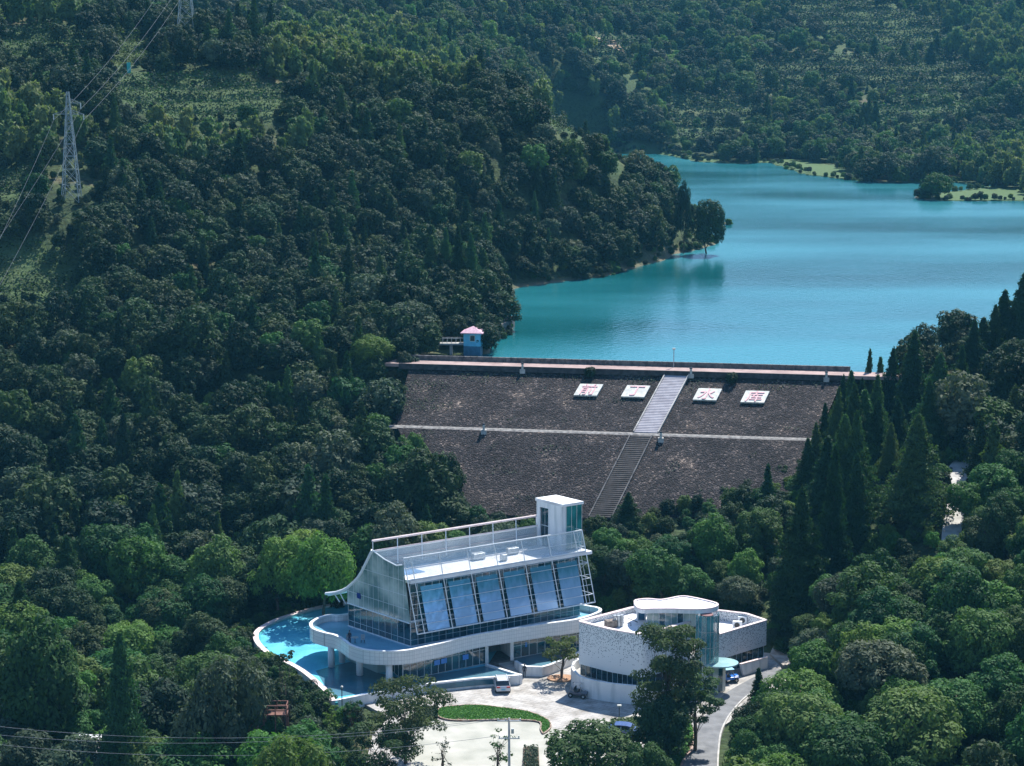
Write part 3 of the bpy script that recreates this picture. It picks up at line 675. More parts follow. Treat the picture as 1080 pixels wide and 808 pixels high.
def scatter(name, label, protos, P, S, RZ, cat='woods', seed=0, zs=None):
    """far-off mass of trees: one object whose points each carry one tree"""
    n = len(P); me = bpy.data.meshes.new(name); me.vertices.add(n); me.vertices.foreach_set('co', np.asarray(P, np.float32).ravel())
    q = np.random.default_rng(seed)
    for an, vals in (('rz', RZ), ('sc', S), ('sz', S * q.uniform(.85, 1.25, n))):
        a_ = me.attributes.new(an, 'FLOAT', 'POINT'); a_.data.foreach_set('value', np.asarray(vals, np.float32))
    a_ = me.attributes.new('ix', 'INT', 'POINT'); a_.data.foreach_set('value', q.integers(0, len(protos), n).astype(np.int32))
    o = bpy.data.objects.new(name, me); C.objects.link(o); tag(o, label, cat, kind='stuff')
    g = bpy.data.node_groups.new(name, 'GeometryNodeTree'); g.interface.new_socket('Geometry', in_out='INPUT', socket_type='NodeSocketGeometry'); g.interface.new_socket('Geometry', in_out='OUTPUT', socket_type='NodeSocketGeometry')
    N = g.nodes; Lk = g.links; gi = N.new('NodeGroupInput'); go = N.new('NodeGroupOutput'); iop = N.new('GeometryNodeInstanceOnPoints'); jn = N.new('GeometryNodeJoinGeometry')
    for p in protos:
        oi = N.new('GeometryNodeObjectInfo'); oi.inputs['Object'].default_value = p; oi.inputs['As Instance'].default_value = False
        gti = N.new('GeometryNodeGeometryToInstance'); Lk.new(oi.outputs['Geometry'], gti.inputs[0]); Lk.new(gti.outputs[0], jn.inputs[0])
    def na(nm, ty):
        x = N.new('GeometryNodeInputNamedAttribute'); x.data_type = ty; x.inputs[0].default_value = nm; return x.outputs[0]
    cr = N.new('ShaderNodeCombineXYZ'); Lk.new(na('rz', 'FLOAT'), cr.inputs[2]); cs = N.new('ShaderNodeCombineXYZ'); s_ = na('sc', 'FLOAT'); Lk.new(s_, cs.inputs[0]); Lk.new(s_, cs.inputs[1]); Lk.new(na('sz', 'FLOAT'), cs.inputs[2])
    iop.inputs['Pick Instance'].default_value = True
    Lk.new(gi.outputs[0], iop.inputs['Points']); Lk.new(jn.outputs[0], iop.inputs['Instance']); Lk.new(na('ix', 'INT'), iop.inputs['Instance Index'])
    Lk.new(cr.outputs[0], iop.inputs['Rotation']); Lk.new(cs.outputs[0], iop.inputs['Scale']); Lk.new(iop.outputs[0], go.inputs[0])
    md = o.modifiers.new('scatter', 'NODES'); md.node_group = g
    return o

# ---- where trees stand
CLEAR = [([tuple(G(x, y, z)[:2]) for x, y in P]) for z, P in ()]
def jitter_points(x0, x1, y0, y1, s, seed, j=.42):
    q = np.random.default_rng(seed); xs = np.arange(x0, x1, s); ys = np.arange(y0, y1, s * .92)
    X, Y = np.meshgrid(xs, ys); X = X + (np.arange(len(ys)) % 2)[:, None] * s / 2
    X = X + q.uniform(-j, j, X.shape) * s; Y = Y + q.uniform(-j, j, Y.shape) * s
    return X.ravel(), Y.ravel()
PX, PY, PS = [], [], []
for (y0, y1, s, sc) in ((198, 300, 4.8, 1.12), (300, 420, 4.1, .95), (420, 580, 4.0, .92), (580, 900, 5.0, 1.12), (900, 1250, 6.0, 1.3), (1250, 1700, 10, 2.1)):
    X, Y = jitter_points(-.27 * y1 - 15, .27 * y1 + 15, y0, y1, s, int(y0)); 
    PX.append(X); PY.append(Y); PS.append(np.full(len(X), sc))
PX = np.concatenate(PX); PY = np.concatenate(PY); PS = np.concatenate(PS)
PZ = grid_z(PX, PY)
ok = (poly_dist(PX, PY, lake) > 1.2) & (poly_dist(PX, PY, pad) > 2.2) & (poly_dist(PX, PY, dam_foot) > 0.5)
for P in TEA: ok &= (poly_dist(PX, PY, P) > .5) | (rng.random(len(PX)) < np.where(PY > 600, .05, .03))
for P in mead: ok &= (poly_dist(PX, PY, P) > 0) | (rng.random(len(PX)) < .03)
# concrete track on the right slope, and the dirt yard behind the small house
TRACK = [W(1003, 600, 262), W(1004, 566, 272), W(1013, 520, 285), W(1010, 498, 292), W(1040, 470, 303)]
def dist_path(X, Y, path):
    d = np.full(np.shape(X), 1e9)
    for a_, b_ in zip(path[:-1], path[1:]):
        dx, dy = b_[0] - a_[0], b_[1] - a_[1]; t = np.clip(((X - a_[0]) * dx + (Y - a_[1]) * dy) / (dx * dx + dy * dy), 0, 1)
        d = np.minimum(d, np.hypot(X - a_[0] - t * dx, Y - a_[1] - t * dy))
    return d
ok &= dist_path(PX, PY, TRACK[:-1]) > 1.9
ok &= ~((PY > 288) & (PY < 306) & (PX > -8) & (PX < 28))
u_, v_ = project(PX, PY, PZ + 3)
# the line of tall conifers: broadleaf trees keep clear of them
CONIF = [  # tip px, tip py, forward distance, crown half-width px
 (843, 515, 262, 30), (871, 460, 276, 27), (891, 437, 286, 25), (900, 405, 298, 20), (914, 411, 300, 22), (881, 408, 312, 15), (889, 396, 316, 14),
 (897, 390, 322, 14), (914, 368, 334, 13), (942, 367, 330, 17), (965, 350, 326, 21), (969, 437, 276, 36), (994, 374, 310, 27), (984, 385, 335, 13), (1016, 364, 330, 14),
 (1026, 338, 335, 18), (1037, 334, 338, 18), (1079, 288, 342, 26), (862, 446, 305, 14), (852, 462, 303, 13), (905, 432, 284, 22), (925, 420, 300, 18), (880, 470, 268, 18),
 (872, 425, 318, 12), (830, 575, 262, 16), (908, 478, 274, 18), (940, 445, 292, 15), (910, 400, 322, 14), (932, 376, 334, 13), (955, 372, 332, 15), (1050, 322, 340, 18), (1062, 306, 342, 18), (1000, 410, 312, 18), (1003, 395, 322, 14), (925, 395, 318, 14), (950, 420, 305, 18), (982, 400, 300, 18)]
CW = []
for (tx, ty, Y, hw) in CONIF:
    top = W(tx, ty, Y); g = float(grid_z(np.array([top.x]), np.array([Y]))[0])
    CW.append((top.x, Y, g, top.z - g, 1.12 * hw / F * (Y * cos(PITCH) + (CAM_Z - top.z) * sin(PITCH))))
for c in CW: ok &= np.hypot(PX - c[0], PY - c[1]) > c[4] * .8 + 1.2
vis = (u_ > -45) & (u_ < 1125) & (v_ > -60) & (v_ < 905)
ok &= vis | (rng.random(len(PX)) < 1)
PX, PY, PZ, PS, U, V = PX[ok], PY[ok], PZ[ok], PS[ok], u_[ok], v_[ok]
inview = (U > -25) & (U < 1105) & (V > -40) & (V < 850)
PS = PS * rng.choice([.62, .8, .95, 1.1, 1.3], len(PX), p=[.14, .24, .28, .22, .12]) * rng.uniform(.93, 1.07, len(PX))
# open scrubby patches on the far hillside
ok = ~((U > 708) & (U < 790) & (PY > 478) & (PY < 620)) & ~((PY > 700) & (vnoise(PX, PY, 26, 77) > .14) & (rng.random(len(PX)) < .72))
ok &= np.hypot(PX - (-7.2), (PY - 352) * .8) > 7.5
ok &= ~((U > 712) & (U < 790) & (PY > 485) & (PY < 540))
PX, PY, PZ, PS, U, V, inview = [q_[ok] for q_ in (PX, PY, PZ, PS, U, V, inview)]
# trees may not stand taller than the rows they are seen at (pool rim, road edge, dam face, conifer line)
def cap(mask, us, vs, hf=7.4):
    """shrink the trees in mask until their tops stay below the given rows; drop the ones left too small"""
    global PS
    lim = np.interp(U, us, vs); ix = np.where(mask)[0]; drop = np.zeros(len(PX), bool)
    for i in ix:
        s = PS[i]
        while s > .3 and project(PX[i], PY[i], PZ[i] + hf * s)[1] < lim[i]: s *= .9
        if s < .36: drop[i] = True
        PS[i] = s
    return drop
dr = cap((PY < 264) & (U > 215) & (U < 470) & (PX < -14) & ~((PY > 256) & (U > 250)), [215, 240, 270, 300, 345, 380, 470], [630, 668, 692, 714, 752, 764, 775], 10.0)
dr |= cap((PY < 268) & (U > 735) & (U < 850) & (PX > 14), [735, 765, 790, 815, 840, 870], [790, 778, 752, 728, 700, 650], 9.0)
dr |= cap((PY > 245) & (PY < 342) & (U > 812) & (U < 1005) & (PX > 24), [812, 860, 1005], [640, 600, 585])
dr |= cap((PY > 260) & (PY < 335) & (PX > -10) & (U > 520) & (U < 900), [380, 520, 600, 700, 760, 850], [530, 545, 552, 560, 535, 480])
dr |= cap((PY > 285) & (PY < 342) & (U > 415) & (U < 520), [415, 430, 470, 520], [440, 455, 500, 545])
# low growth in front of the open terraces and the lake meadows
for P in TEA_PX + [[(50,150),(100,150),(108,228),(42,228)], [(806,166),(835,164),(870,170),(905,180),(905,192),(845,186)], [(640,150),(776,160),(776,174),(700,166),(640,166)]]:
    vt = project(PX, PY, PZ + 6.0 * PS)[1]; vm = project(PX, PY, PZ + 3.0 * PS)[1]
    hitm = (in_poly(U, vt, P) | in_poly(U, vm, P)) & (rng.random(len(PX)) < np.where(PY > 700, .85, .97))
    PS = np.where(hitm, np.minimum(PS, np.where(PY > 700, .55, .30)), PS)
vt = project(PX, PY, PZ + 6.0 * PS)[1]; dr |= (PY < 223) & (vt < 775) & (U > 256) & (U < 306) & (vt > 690)
dr |= (U > 425) & (U < 750) & (PY < 217)
ok = ~dr; PX, PY, PZ, PS, U, V, inview = [q_[ok] for q_ in (PX, PY, PZ, PS, U, V, inview)]
# visibility along the sight line over the bare ground (plus a little for the crowns)
def seen(X, Y, Z):
    s = np.ones(len(X), bool)
    for f in np.linspace(.55, .985, 40):
        gz = grid_z(X * f, Y * f); s &= (CAM_Z + (Z - CAM_Z) * f) > gz + 0.3
    return s
SEEN = seen(PX, PY, PZ + 5.5)
# ---- kinds and regions
def in_px(poly, u, v): return in_poly(u, v, poly)
BAM_Z = [[(150,128),(230,124),(330,136),(335,156),(250,176),(150,162)], [(-30,105),(60,110),(110,135),(90,160),(-30,165)], [(290,28),(420,40),(500,75),(505,105),(430,95),(290,75)],
         [(-30,-40),(120,-40),(110,12),(-30,30)], [(985,20),(1110,10),(1110,110),(1030,90)], [(1010,170),(1110,150),(1110,205),(1030,200)], [(120,-40),(190,-40),(140,8)], [(560,80),(600,90),(600,120),(570,115)]]
isb = np.zeros(len(PX), bool)
for z in BAM_Z: isb |= in_px(z, U, V)
isb |= (rng.random(len(PX)) < .04) & (PY > 560)
dist = np.hypot(PX, PY)
cand = inview & SEEN & ~isb & (PY < 600)
# nudge: keep crowns off the pale court and pool rim
idx = np.where(cand)[0]; idx = idx[np.argsort(dist[idx])]
# leave room for hand-placed foreground trees (list below) in the 300
N_IND = 268
fine = idx[:N_IND]; rest = np.setdiff1d(np.where(~isb)[0], fine)

def make_tree(name, label, cat, group, x, y, z, crown, trunk, s, sz, rz, tk=1.0):
    t = bpy.data.objects.new(name, None); C.objects.link(t); t.location = (x, y, z - .1); t.rotation_euler = (0, 0, rz); tag(t, label, cat, group)
    a_ = bpy.data.objects.new('trunk', trunk); a_.parent = t; a_.scale = (s * tk, s * tk, sz); C.objects.link(a_)
    b_ = bpy.data.objects.new('crown', crown); b_.parent = t; b_.scale = (s, s, sz); C.objects.link(b_)
    return t
REG = {'left': 'in the wood around the outer curve of the round pool', 'slope': 'on the dark hill slope behind the round pool', 'mid': 'in the valley between the glass building and the dam',
 'right': 'on the hillside across the asphalt road', 'front': 'in the foreground under the pool wall and car park'}
ADJ = {'leaf_dark': 'dark green', 'leaf_green': 'mid green', 'leaf_grey': 'dull grey-green', 'leaf_bright': 'light green'}
for i in fine:
    x, y, z = PX[i], PY[i], PZ[i]; u, v = U[i], V[i]
    if x > 24: reg = 'right'
    elif y > 264 and x > -22: reg = 'mid'
    elif y > 282 and x <= -22: reg = 'slope'
    elif y < 232: reg = 'front'
    else: reg = 'left'
    p = {'right': (.16, .58, .08, .18), 'mid': (.15, .42, .28, .15), 'slope': (.84, .06, .09, .01), 'left': (.26, .44, .08, .22), 'front': (.2, .42, .18, .2)}[reg]
    mn = rng.choice(['leaf_dark', 'leaf_green', 'leaf_grey', 'leaf_bright'], p=p); k = int(rng.integers(0, 5))
    s = PS[i] * (1.12 if reg in ('left', 'front') else .95 if reg == 'mid' else 1.0)
    if reg == 'mid' and y > 285: s *= .72
    rg_ = REG[reg] if reg != 'right' else ('at the foot of the hillside across the road' if y < 230 else 'on the hillside across the road, level with the white house' if y < 262 else 'on the upper hillside around the pale track')
    if reg == 'slope' and y > 318: rg_ = 'on the dark hill slope level with the dam'
    szw = 'small ' if s < .85 else 'large ' if s > 1.5 else ''
    make_tree('broadleaf_tree', szw + ADJ[mn] + ' tree ' + rg_, 'tree', szw + ADJ[mn] + ' trees ' + rg_, x, y, z, HI[mn][k], TRK[k % 3], s, s * rng.uniform(.85, 1.3), rng.uniform(0, 6.28))

# ---- tall conifers on the right of the dam
CLAB = {0: 'dark pyramid conifer nearest the white house, lowest of the conifer row', 1: 'slender dark conifer just behind the lowest one',
        11: 'broadest of the pyramid conifers, standing alone beside the pale track', 17: 'dark conifer at the frame edge on the lake shore slope', 8: 'slim conifer whose tip rises in front of the dam crest', 9: 'conifer against the lake just beyond the end of the dam crest', 10: 'taller, fuller conifer of the pair standing against the lake', 12: 'pointed conifer behind the broadest one, beside the pale track', 15: 'nearer conifer of the tall close pair on the lake shore slope', 16: 'farther conifer of the tall close pair on the lake shore slope', 2: 'slender conifer third from the white house in the row'}
for k, (x, y, g, h, rad) in enumerate(CW):
    pr = CON[k % 3]; r0 = (2.9, 2.5, 3.2)[k % 3]; sxy = max(.45, rad / r0); sz = max(4, h) / 14.0
    lab = CLAB.get(k, 'dark narrow conifer in the row climbing from the white house to the dam')
    ct = make_tree('conifer_tree', lab, 'tree', 'conifers climbing to the end of the dam', x, y, g, pr, CTRK, sxy, sz, k * 1.7); ct.rotation_euler = (rng.normal() * .02, rng.normal() * .02, k * 1.7)
# ---- other conifers
def conif(tx, ty, Y, hw, lab, grp=None, by=None):
    top = W(tx, ty, Y); g = float(grid_z(np.array([top.x]), np.array([Y]))[0]); k = int(abs(tx * 7 + ty)) % 3
    h = max(3.0, top.z - g); dep = Y * cos(PITCH) + (CAM_Z - top.z) * sin(PITCH); r0 = (2.7, 2.3, 3.0)[k]
    return make_tree('conifer_tree', lab, 'tree', grp, top.x, Y, g, CON[k], CTRK, hw / F * dep / r0, h / 14.0, tx)
for tx, ty in ((455,248),(470,240),(483,236),(497,246),(510,262),(440,262),(462,275),(489,270),(519,280)):
    conif(tx, ty, 410 + (tx % 7), 13, 'dark pointed conifer in the clump on the bank behind the blue hut', 'conifers on the bank behind the blue hut')
for tx, ty, Y, hw in ((866,24,1040,7),(923,38,990,8),(942,54,975,8),(954,42,985,8),(966,50,980,5),(983,44,985,8),(989,34,1000,6),(1003,26,1010,6),(905,46,985,6),(1025,34,1000,6)):
    conif(tx, ty, Y, hw, 'small dark conifer among the tea terraces high on the far hillside', 'conifers on the far hillside terraces')
conif(964, 92, 905, 11, 'tall dark spire of a conifer halfway up the far hillside')
for tx, ty in ((911,108),(917,100),(924,106)): conif(tx, ty, 868, 7, 'feathery upright tree in the close clump of three on the far lake bank', 'clump of upright trees on the far bank')
conif(120, 98, 438, 8, 'lone dark conifer below the hill terraces beside the steel pylon')
conif(126, 668, 222, 34, 'broad dark pine in the foreground wood above the near overhead lines')
conif(20, 612, 262, 26, 'dark pine at the picture edge in the wood beside the pool')
conif(70, 565, 275, 26, 'dark pine rising from the wood at the foot of the hill')
conif(663, 519, 297, 18, 'dark bushy conifer at the foot of the dam stair')
conif(860, 745, 214, 20, 'thin young pine beside the road behind the big foreground trees')

# ---- hand-placed trees
def ztree(px, py, Y, mat, wpx, lab, k=0, trunk=True, hmul=1.0, name='broadleaf_tree', grp=None, zg=None, tk=1.0):
    """px, py: top of the crown; Y: forward distance; wpx: crown width in px"""
    top = W(px, py, Y); g = float(grid_z(np.array([top.x]), np.array([Y]))[0]) if zg is None else zg
    H0 = (6.4, 5.8, 7.4, 6.4, 6.8)[k] + .25; R0 = (2.7, 3.1, 2.5, 2.8, 2.6)[k] * 1.2; h = top.z - g
    dep = Y * cos(PITCH) + (CAM_Z - top.z) * sin(PITCH)
    return make_tree(name, lab, 'tree', grp, top.x, Y, g, HI[mat][k], TRK[k % 3], wpx / 2 / F * dep / R0, h / H0, px * .1, tk)
ztree(746, 208, 508, 'leaf_dark', 36, 'lone rounded tree at the very tip of the wooded point in the lake', 0)
ztree(722, 190, 508, 'leaf_dark', 18, 'upright dark tree next to the lone tree on the wooded point', 2)
ztree(395, 352, 345, 'leaf_bright', 52, 'bright light green tree at the corner of the dam crest', 1)
ztree(428, 318, 358, 'leaf_grey', 66, 'large grey-green tree overhanging the footbridge', 1)
ztree(436, 455, 318, 'leaf_green', 42, 'green tree overlapping the lower corner of the stone slope', 3)
ztree(470, 480, 310, 'leaf_dark', 44, 'dark tree covering the foot of the stone slope', 4)
ztree(340, 560, 268, 'leaf_bright', 76, 'sunlit light green tree behind the tip of the curved glass roof', 1)
ztree(290, 562, 272, 'leaf_bright', 66, 'sunlit bright green tree between the pool and the dark slope', 3)
ztree(230, 568, 274, 'leaf_green', 70, 'sunlit tree at the edge of the dark slope, second from the bright one', 4)
ztree(150, 565, 276, 'leaf_bright', 72, 'sunlit yellow-green tree in the row under the dark slope', 0)
ztree(40, 655, 232, 'leaf_green', 100, 'big rounded tree in the foreground wood at the picture edge', 4)
ztree(226, 690, 222, 'leaf_grey', 100, 'big round grey-green tree directly below the pool rim', 1)
ztree(290, 774, 203, 'leaf_bright', 96, 'bright light green bush tree crossed by the overhead lines', 1)
ztree(638, 762, 210, 'leaf_green', 112, 'dense round green tree hiding the parked dark blue car', 1, zg=-.6)
ztree(682, 785, 205, 'leaf_green', 60, 'small dense green tree leaning on the round tree beside the dark blue car', 3, zg=-.8)
ztree(697, 735, 214, 'leaf_dark', 62, 'dark tree against the base of the tall olive tree', 0, zg=-.2)

conif(800, 704, 228, 13, 'narrow dark conifer at the outer edge of the road opposite the blue buggy')
ztree(792, 738, 216, 'leaf_dark', 44, 'low dark tree crowding the outer kerb of the road bend', 0)
ztree(785, 765, 209, 'leaf_green', 46, 'low mid green tree at the outer kerb where the road leaves the picture', 3)
ztree(812, 722, 221, 'leaf_green', 40, 'low mid green tree behind the outer kerb near the narrow dark conifer', 4)
# ---- open-branched small trees
def open_tree(name, lab, x, y, z, h, rad, mat, seed, nleaf=900, size=.26, lean=.1, stems=1, lobes=14, zmin=.45, cat='tree', grp=None, lobr=.26):
    q = np.random.default_rng(seed); t = thing(name, lab, cat, (x, y, z), 0, grp); m_ = MB(); c = []; rd = []
    for s_ in range(stems):
        a0 = q.uniform(0, 6.28); pts = [Vector((0, 0, -.4))]
        for k in range(1, 5): pts.append(Vector((cos(a0) * lean * h * k / 4 + q.normal() * .06, sin(a0) * lean * h * k / 4 + q.normal() * .06, h * .72 * k / 4)))
        m_.tube(pts, .02 * h + .03, 6, .02)
        for i in range(lobes // stems):
            u = q.uniform(.35, 1); p = pts[min(4, int(u * 4))]; a = q.uniform(0, 6.28); d = rad * q.uniform(.25, 1.0)
            e = Vector((p.x + cos(a) * d, p.y + sin(a) * d, h * (zmin + (1 - zmin) * q.random() ** .8) - .25 * d)); m_.tube([p, (p + e) / 2 + Vector((0, 0, -.1)), e], .035, 4, .012)
            c.append(tuple(e)); rd.append((rad * lobr * q.uniform(.7, 1.3), rad * lobr * q.uniform(.7, 1.3), rad * lobr * .55))
    m_.build('trunk', MAT['bark'], t, local=True, smooth=True, recalc=False)
    v, tn = leaf_cloud(c, rd, nleaf, size, seed, shell=(.2, 1.15), up=.5)
    o = bpy.data.objects.new('crown', cloud_mesh('open_crown', [(v, tn)], MAT[mat])); C.objects.link(o); o.parent = t
    return t
g = G(592, 716, 0); open_tree('courtyard_tree', 'small open olive tree in the red-edged bed beside the entrance', g.x, g.y, 0, 5.6, 2.5, 'leaf_olive', 5, 1500, .24, stems=3, lobes=21, lean=.12, zmin=.5)
g = W(428, 800, 217); open_tree('courtyard_tree', 'spreading layered tree between the pool corner and the car park', g.x, g.y, -.8, 10.2, 4.8, 'leaf_olive', 6, 8000, .22, stems=2, lobes=46, zmin=.42, lean=.06, lobr=.22)
g = W(396, 806, 212); open_tree('courtyard_tree', 'lower olive tree beside the spreading layered tree', g.x, g.y, -1.8, 8.0, 4.0, 'leaf_olive', 16, 5500, .22, stems=2, lobes=34, zmin=.25, lean=.07, lobr=.24)
g = W(703, 800, 219); open_tree('courtyard_tree', 'tall olive tree standing in front of the white perforated house', g.x, g.y, 0, 15.4, 3.3, 'leaf_olive', 26, 15000, .24, stems=1, lobes=100, zmin=.10, lean=.01, lobr=.31)
g = W(733, 790, 221); open_tree('courtyard_tree', 'slighter olive tree leaning over the bend of the asphalt road', g.x, g.y, 0, 9.6, 2.6, 'leaf_olive', 27, 4600, .22, stems=2, lobes=34, zmin=.35, lean=.04, lobr=.28)
g = W(302, 745, 226); open_tree('sapling', 'thin tall sapling with sparse leaves against the pool water', g.x, g.y, -5, 15.6, 1.7, 'leaf_dark', 7, 1500, .26, lean=.01, lobes=46, zmin=.35, lobr=.22)
g = W(347, 740, 224); open_tree('sapling', 'light green slender sapling at the corner of the pool rim', g.x, g.y, -3.5, 8.0, 1.3, 'leaf_bright', 8, 600, .22, lean=.02, lobes=20, zmin=.4)
g = W(370, 735, 226); open_tree('sapling', 'leafy sapling in front of the dark pool water', g.x, g.y, -3, 7.5, 1.0, 'leaf_green', 9, 420, .22, lean=.02, lobes=16, zmin=.5)
g = G(525, 815, 0); open_tree('sapling', 'upright sapling beside the utility pole', g.x, g.y, 0, 5.0, 1.5, 'leaf_green', 10, 420, .2, lean=.04, lobes=22, stems=2, zmin=.1)
g = G(594, 818, 0); open_tree('sapling', 'almost bare sapling at the edge of the pale car park', g.x, g.y, 0, 5.2, 1.2, 'leaf_grey', 11, 120, .2, lean=.05, lobes=24, stems=2, zmin=.1)
g = G(467, 812, 0); open_tree('sapling', 'thin twiggy sapling at the corner of the pale car park', g.x, g.y, 0, 3.6, 1.2, 'leaf_grey', 12, 110, .2, lean=.04, lobes=18, stems=2, zmin=.1)
for px, py, r_, lab in ((621, 397, .85, 'round dark shrub above the first white panel on the dam'), (773, 403, .9, 'round dark shrub between the third and fourth white panels')):
    p = on_dam(px, py); t = thing('round_shrub', lab, 'shrub', tuple(p)); v, tn = leaf_cloud([(0, 0, .7), (.3, .2, 1.0), (-.3, 0, .9)], [r_, r_ * .7, r_ * .7], 700, .22, px)
    o = bpy.data.objects.new('foliage', cloud_mesh('shrub', [(v, tn)], MAT['leaf_dark'])); C.objects.link(o); o.parent = t

# ---- the rest of the woods, farther off
def put(mask_or_idx, name, label, protos, seed, sink=.3, mul=1.0):
    ix = mask_or_idx; q = np.random.default_rng(seed)
    P = np.stack([PX[ix], PY[ix], PZ[ix] - sink], 1); return scatter(name, label, protos, P, PS[ix] * mul, q.uniform(0, 6.28, len(ix)), seed=seed)
near = rest[PY[rest] < 575]; far = rest[PY[rest] >= 575]
kx = rng.random(len(near)); 
# undergrowth: shrubs filling the ground between the nearer trees
X, Y = jitter_points(-95, 95, 200, 350, 2.7, 91, .5); Z = grid_z(X, Y)
k = (poly_dist(X, Y, lake) > .8) & (poly_dist(X, Y, pad) > .6) & (poly_dist(X, Y, dam_foot) > .2) & (dist_path(X, Y, TRACK[:-1]) > 1.7)
uu, vv = project(X, Y, Z + 1.5); k &= (uu > -30) & (uu < 1110) & (vv < 850) & ~((uu > 430) & (uu < 760) & (Y < 262))
X, Y, Z = X[k], Y[k], Z[k]; q = np.random.default_rng(8)
S_ = q.uniform(.26, .52, len(X))
scatter('undergrowth', 'low bushes filling the ground between the trees', LO['leaf_green'] + LO['leaf_dark'] + LO['leaf_grey'][:2] + LO['leaf_bright'][:2], np.stack([X, Y, Z - .45], 1), S_, q.uniform(0, 6.28, len(X)), 'bushes', 9)
put(near, 'hill_forest', 'dense dark green wood covering the hill above the dam and its point in the lake', LO['leaf_dark'] * 3 + LO['leaf_green'][:1] + LO['leaf_grey'][:2] + LOC[:2], 3)
put(far, 'far_forest', 'hazy wood of rounded trees on the hillsides across the lake', LO['leaf_dark'] + LO['leaf_green'] + LO['leaf_grey'][:2] + LO['leaf_bright'][:1] + LOC[:1], 4)
put(np.where(isb)[0], 'bamboo_grove', 'pale yellow-green feathery bamboo patches on the hillsides', LOB, 5)

# ---- tea terraces: long clipped hedges following the slope
def zsmooth(x, y):
    i = np.clip(np.searchsorted(gx, x) - 1, 0, nx0 - 2); j = np.clip(np.searchsorted(gy, y) - 1, 0, ny0 - 2); tx = (x - gx[i]) / (gx[i + 1] - gx[i]); ty = (y - gy[j]) / (gy[j + 1] - gy[j])
    return (GZ0[j, i] * (1 - tx) + GZ0[j, i + 1] * tx) * (1 - ty) + (GZ0[j + 1, i] * (1 - tx) + GZ0[j + 1, i + 1] * tx) * ty
nx0, ny0 = len(gx), len(gy)
def tea(P, name, label, h_, seed, size=.5, dens=3.0):
    q = np.random.default_rng(seed); A_ = np.array(P); x0, x1, y0, y1 = A_[:, 0].min() - 3, A_[:, 0].max() + 3, A_[:, 1].min() - 3, A_[:, 1].max() + 3
    n = int((x1 - x0) * (y1 - y0) * dens / size); X = q.uniform(x0, x1, n); Y = q.uniform(y0, y1, n); k = poly_dist(X, Y, P) < 1.5 + 3 * vnoise(X, Y, 7, seed); X, Y = X[k], Y[k]
    ph = zsmooth(X, Y) / h_ % 1; ph = (ph + .25 * vnoise(X, Y, 5, seed + 8)) % 1; rowf = np.sin(Y * 3.7 + X * .25) > -.3; bank = ph > (.56 if h_ < 3 else .70)
    patch = vnoise(X, Y, 11, seed + 3) > -.28; k = (bank & (vnoise(X, Y, 6, seed + 4) > -.42)) | (~bank & rowf & patch & (q.random(len(X)) < (.35 if h_ < 3 else .12))); X, Y, ph, bank = X[k], Y[k], ph[k], bank[k]; n = len(X)
    hgt = np.where(bank, q.uniform(.2, 1.7, n) * (h_ / 2.0) * (1 + .8 * (vnoise(X, Y, 4, seed + 5) > .2)), q.uniform(.15, .75, n)) ; Q = np.stack([X, Y, grid_z(X, Y) + hgt], 1)
    N = q.normal(size=(n, 3)) * .5 + np.array([0, 0, 1.]); N /= np.linalg.norm(N, axis=1)[:, None]; A = np.cross(N, q.normal(size=(n, 3))); A /= np.linalg.norm(A, axis=1)[:, None]; B = np.cross(N, A); s = (size * q.uniform(.6, 1.2, n))[:, None]
    v = np.stack([Q - A * s * .6, Q + B * s * .5, Q + A * s * .6, Q - B * s * .5], 1).reshape(-1, 3)
    me = cloud_mesh(name, [(v, q.random(n))], [MAT['tea'], MAT['leaf_green'], MAT['leaf_dark']]); mi = np.where(bank, np.where(q.random(n) < .15, 1, 2), 0).astype(np.int32); me.polygons.foreach_set('material_index', mi)
    o = bpy.data.objects.new(name, me); C.objects.link(o); return tag(o, label, 'tea hedges', kind='stuff')
TL = ['rows of clipped tea bushes on the terraces below the hilltop', 'rows of tea bushes on the terraces at the picture edge below the pylon', 'low scrub on the small clearing beside the pylon', 'bare field rows high on the hill beside the overhead lines',
      'stepped field rows in the middle of the far hillside', 'low narrow field rows just above the far shore', 'smooth green tea rows near the top of the far hillside', 'scrubby terrace rows under the far conifers', 'scrub rows beside the brown track on the far slope', 'pale tea field at the very top of the far hillside']
TL += ['open scrub bands on the far hillside above the stepped fields', 'open grassy bands low on the far hillside above the lake bank', 'light field strip on the far hillside beyond the wooded spur', 'cleared strip high at the picture edge behind the pylon']
for k, P in enumerate(TEA):
    nr = P[0][1] < 600; tea(P, 'tea_terrace', TL[k], 2.5 if nr else 4.0, 50 + k, size=.42 if nr else .8, dens=7.0)
# bushes and reeds hugging the waterline
X, Y = jitter_points(-5, 240, 340, 900, 2.4, 17, .5); D_ = poly_dist(X, Y, lake); k = (D_ > -.2) & (D_ < 4.5) & (X > -6) & ~((Y < 352) & (X > -12)) & (np.hypot(X + 7.2, Y - 352) > 6); X, Y = X[k], Y[k]; q = np.random.default_rng(19); k = (q.random(len(X)) < np.where(Y > 700, .5, .85)); X, Y = X[k], Y[k]; Z = grid_z(X, Y)
scatter('shore_bushes', 'low bushes and reeds growing along the waterline of the lake', LO['leaf_green'][:2] + LO['leaf_dark'][:2] + LO['leaf_bright'][:1] + LO['leaf_grey'][:1], np.stack([X, Y, Z - .3], 1), q.uniform(.16, .40, len(X)), q.uniform(0, 6.28, len(X)), 'bushes', 21)

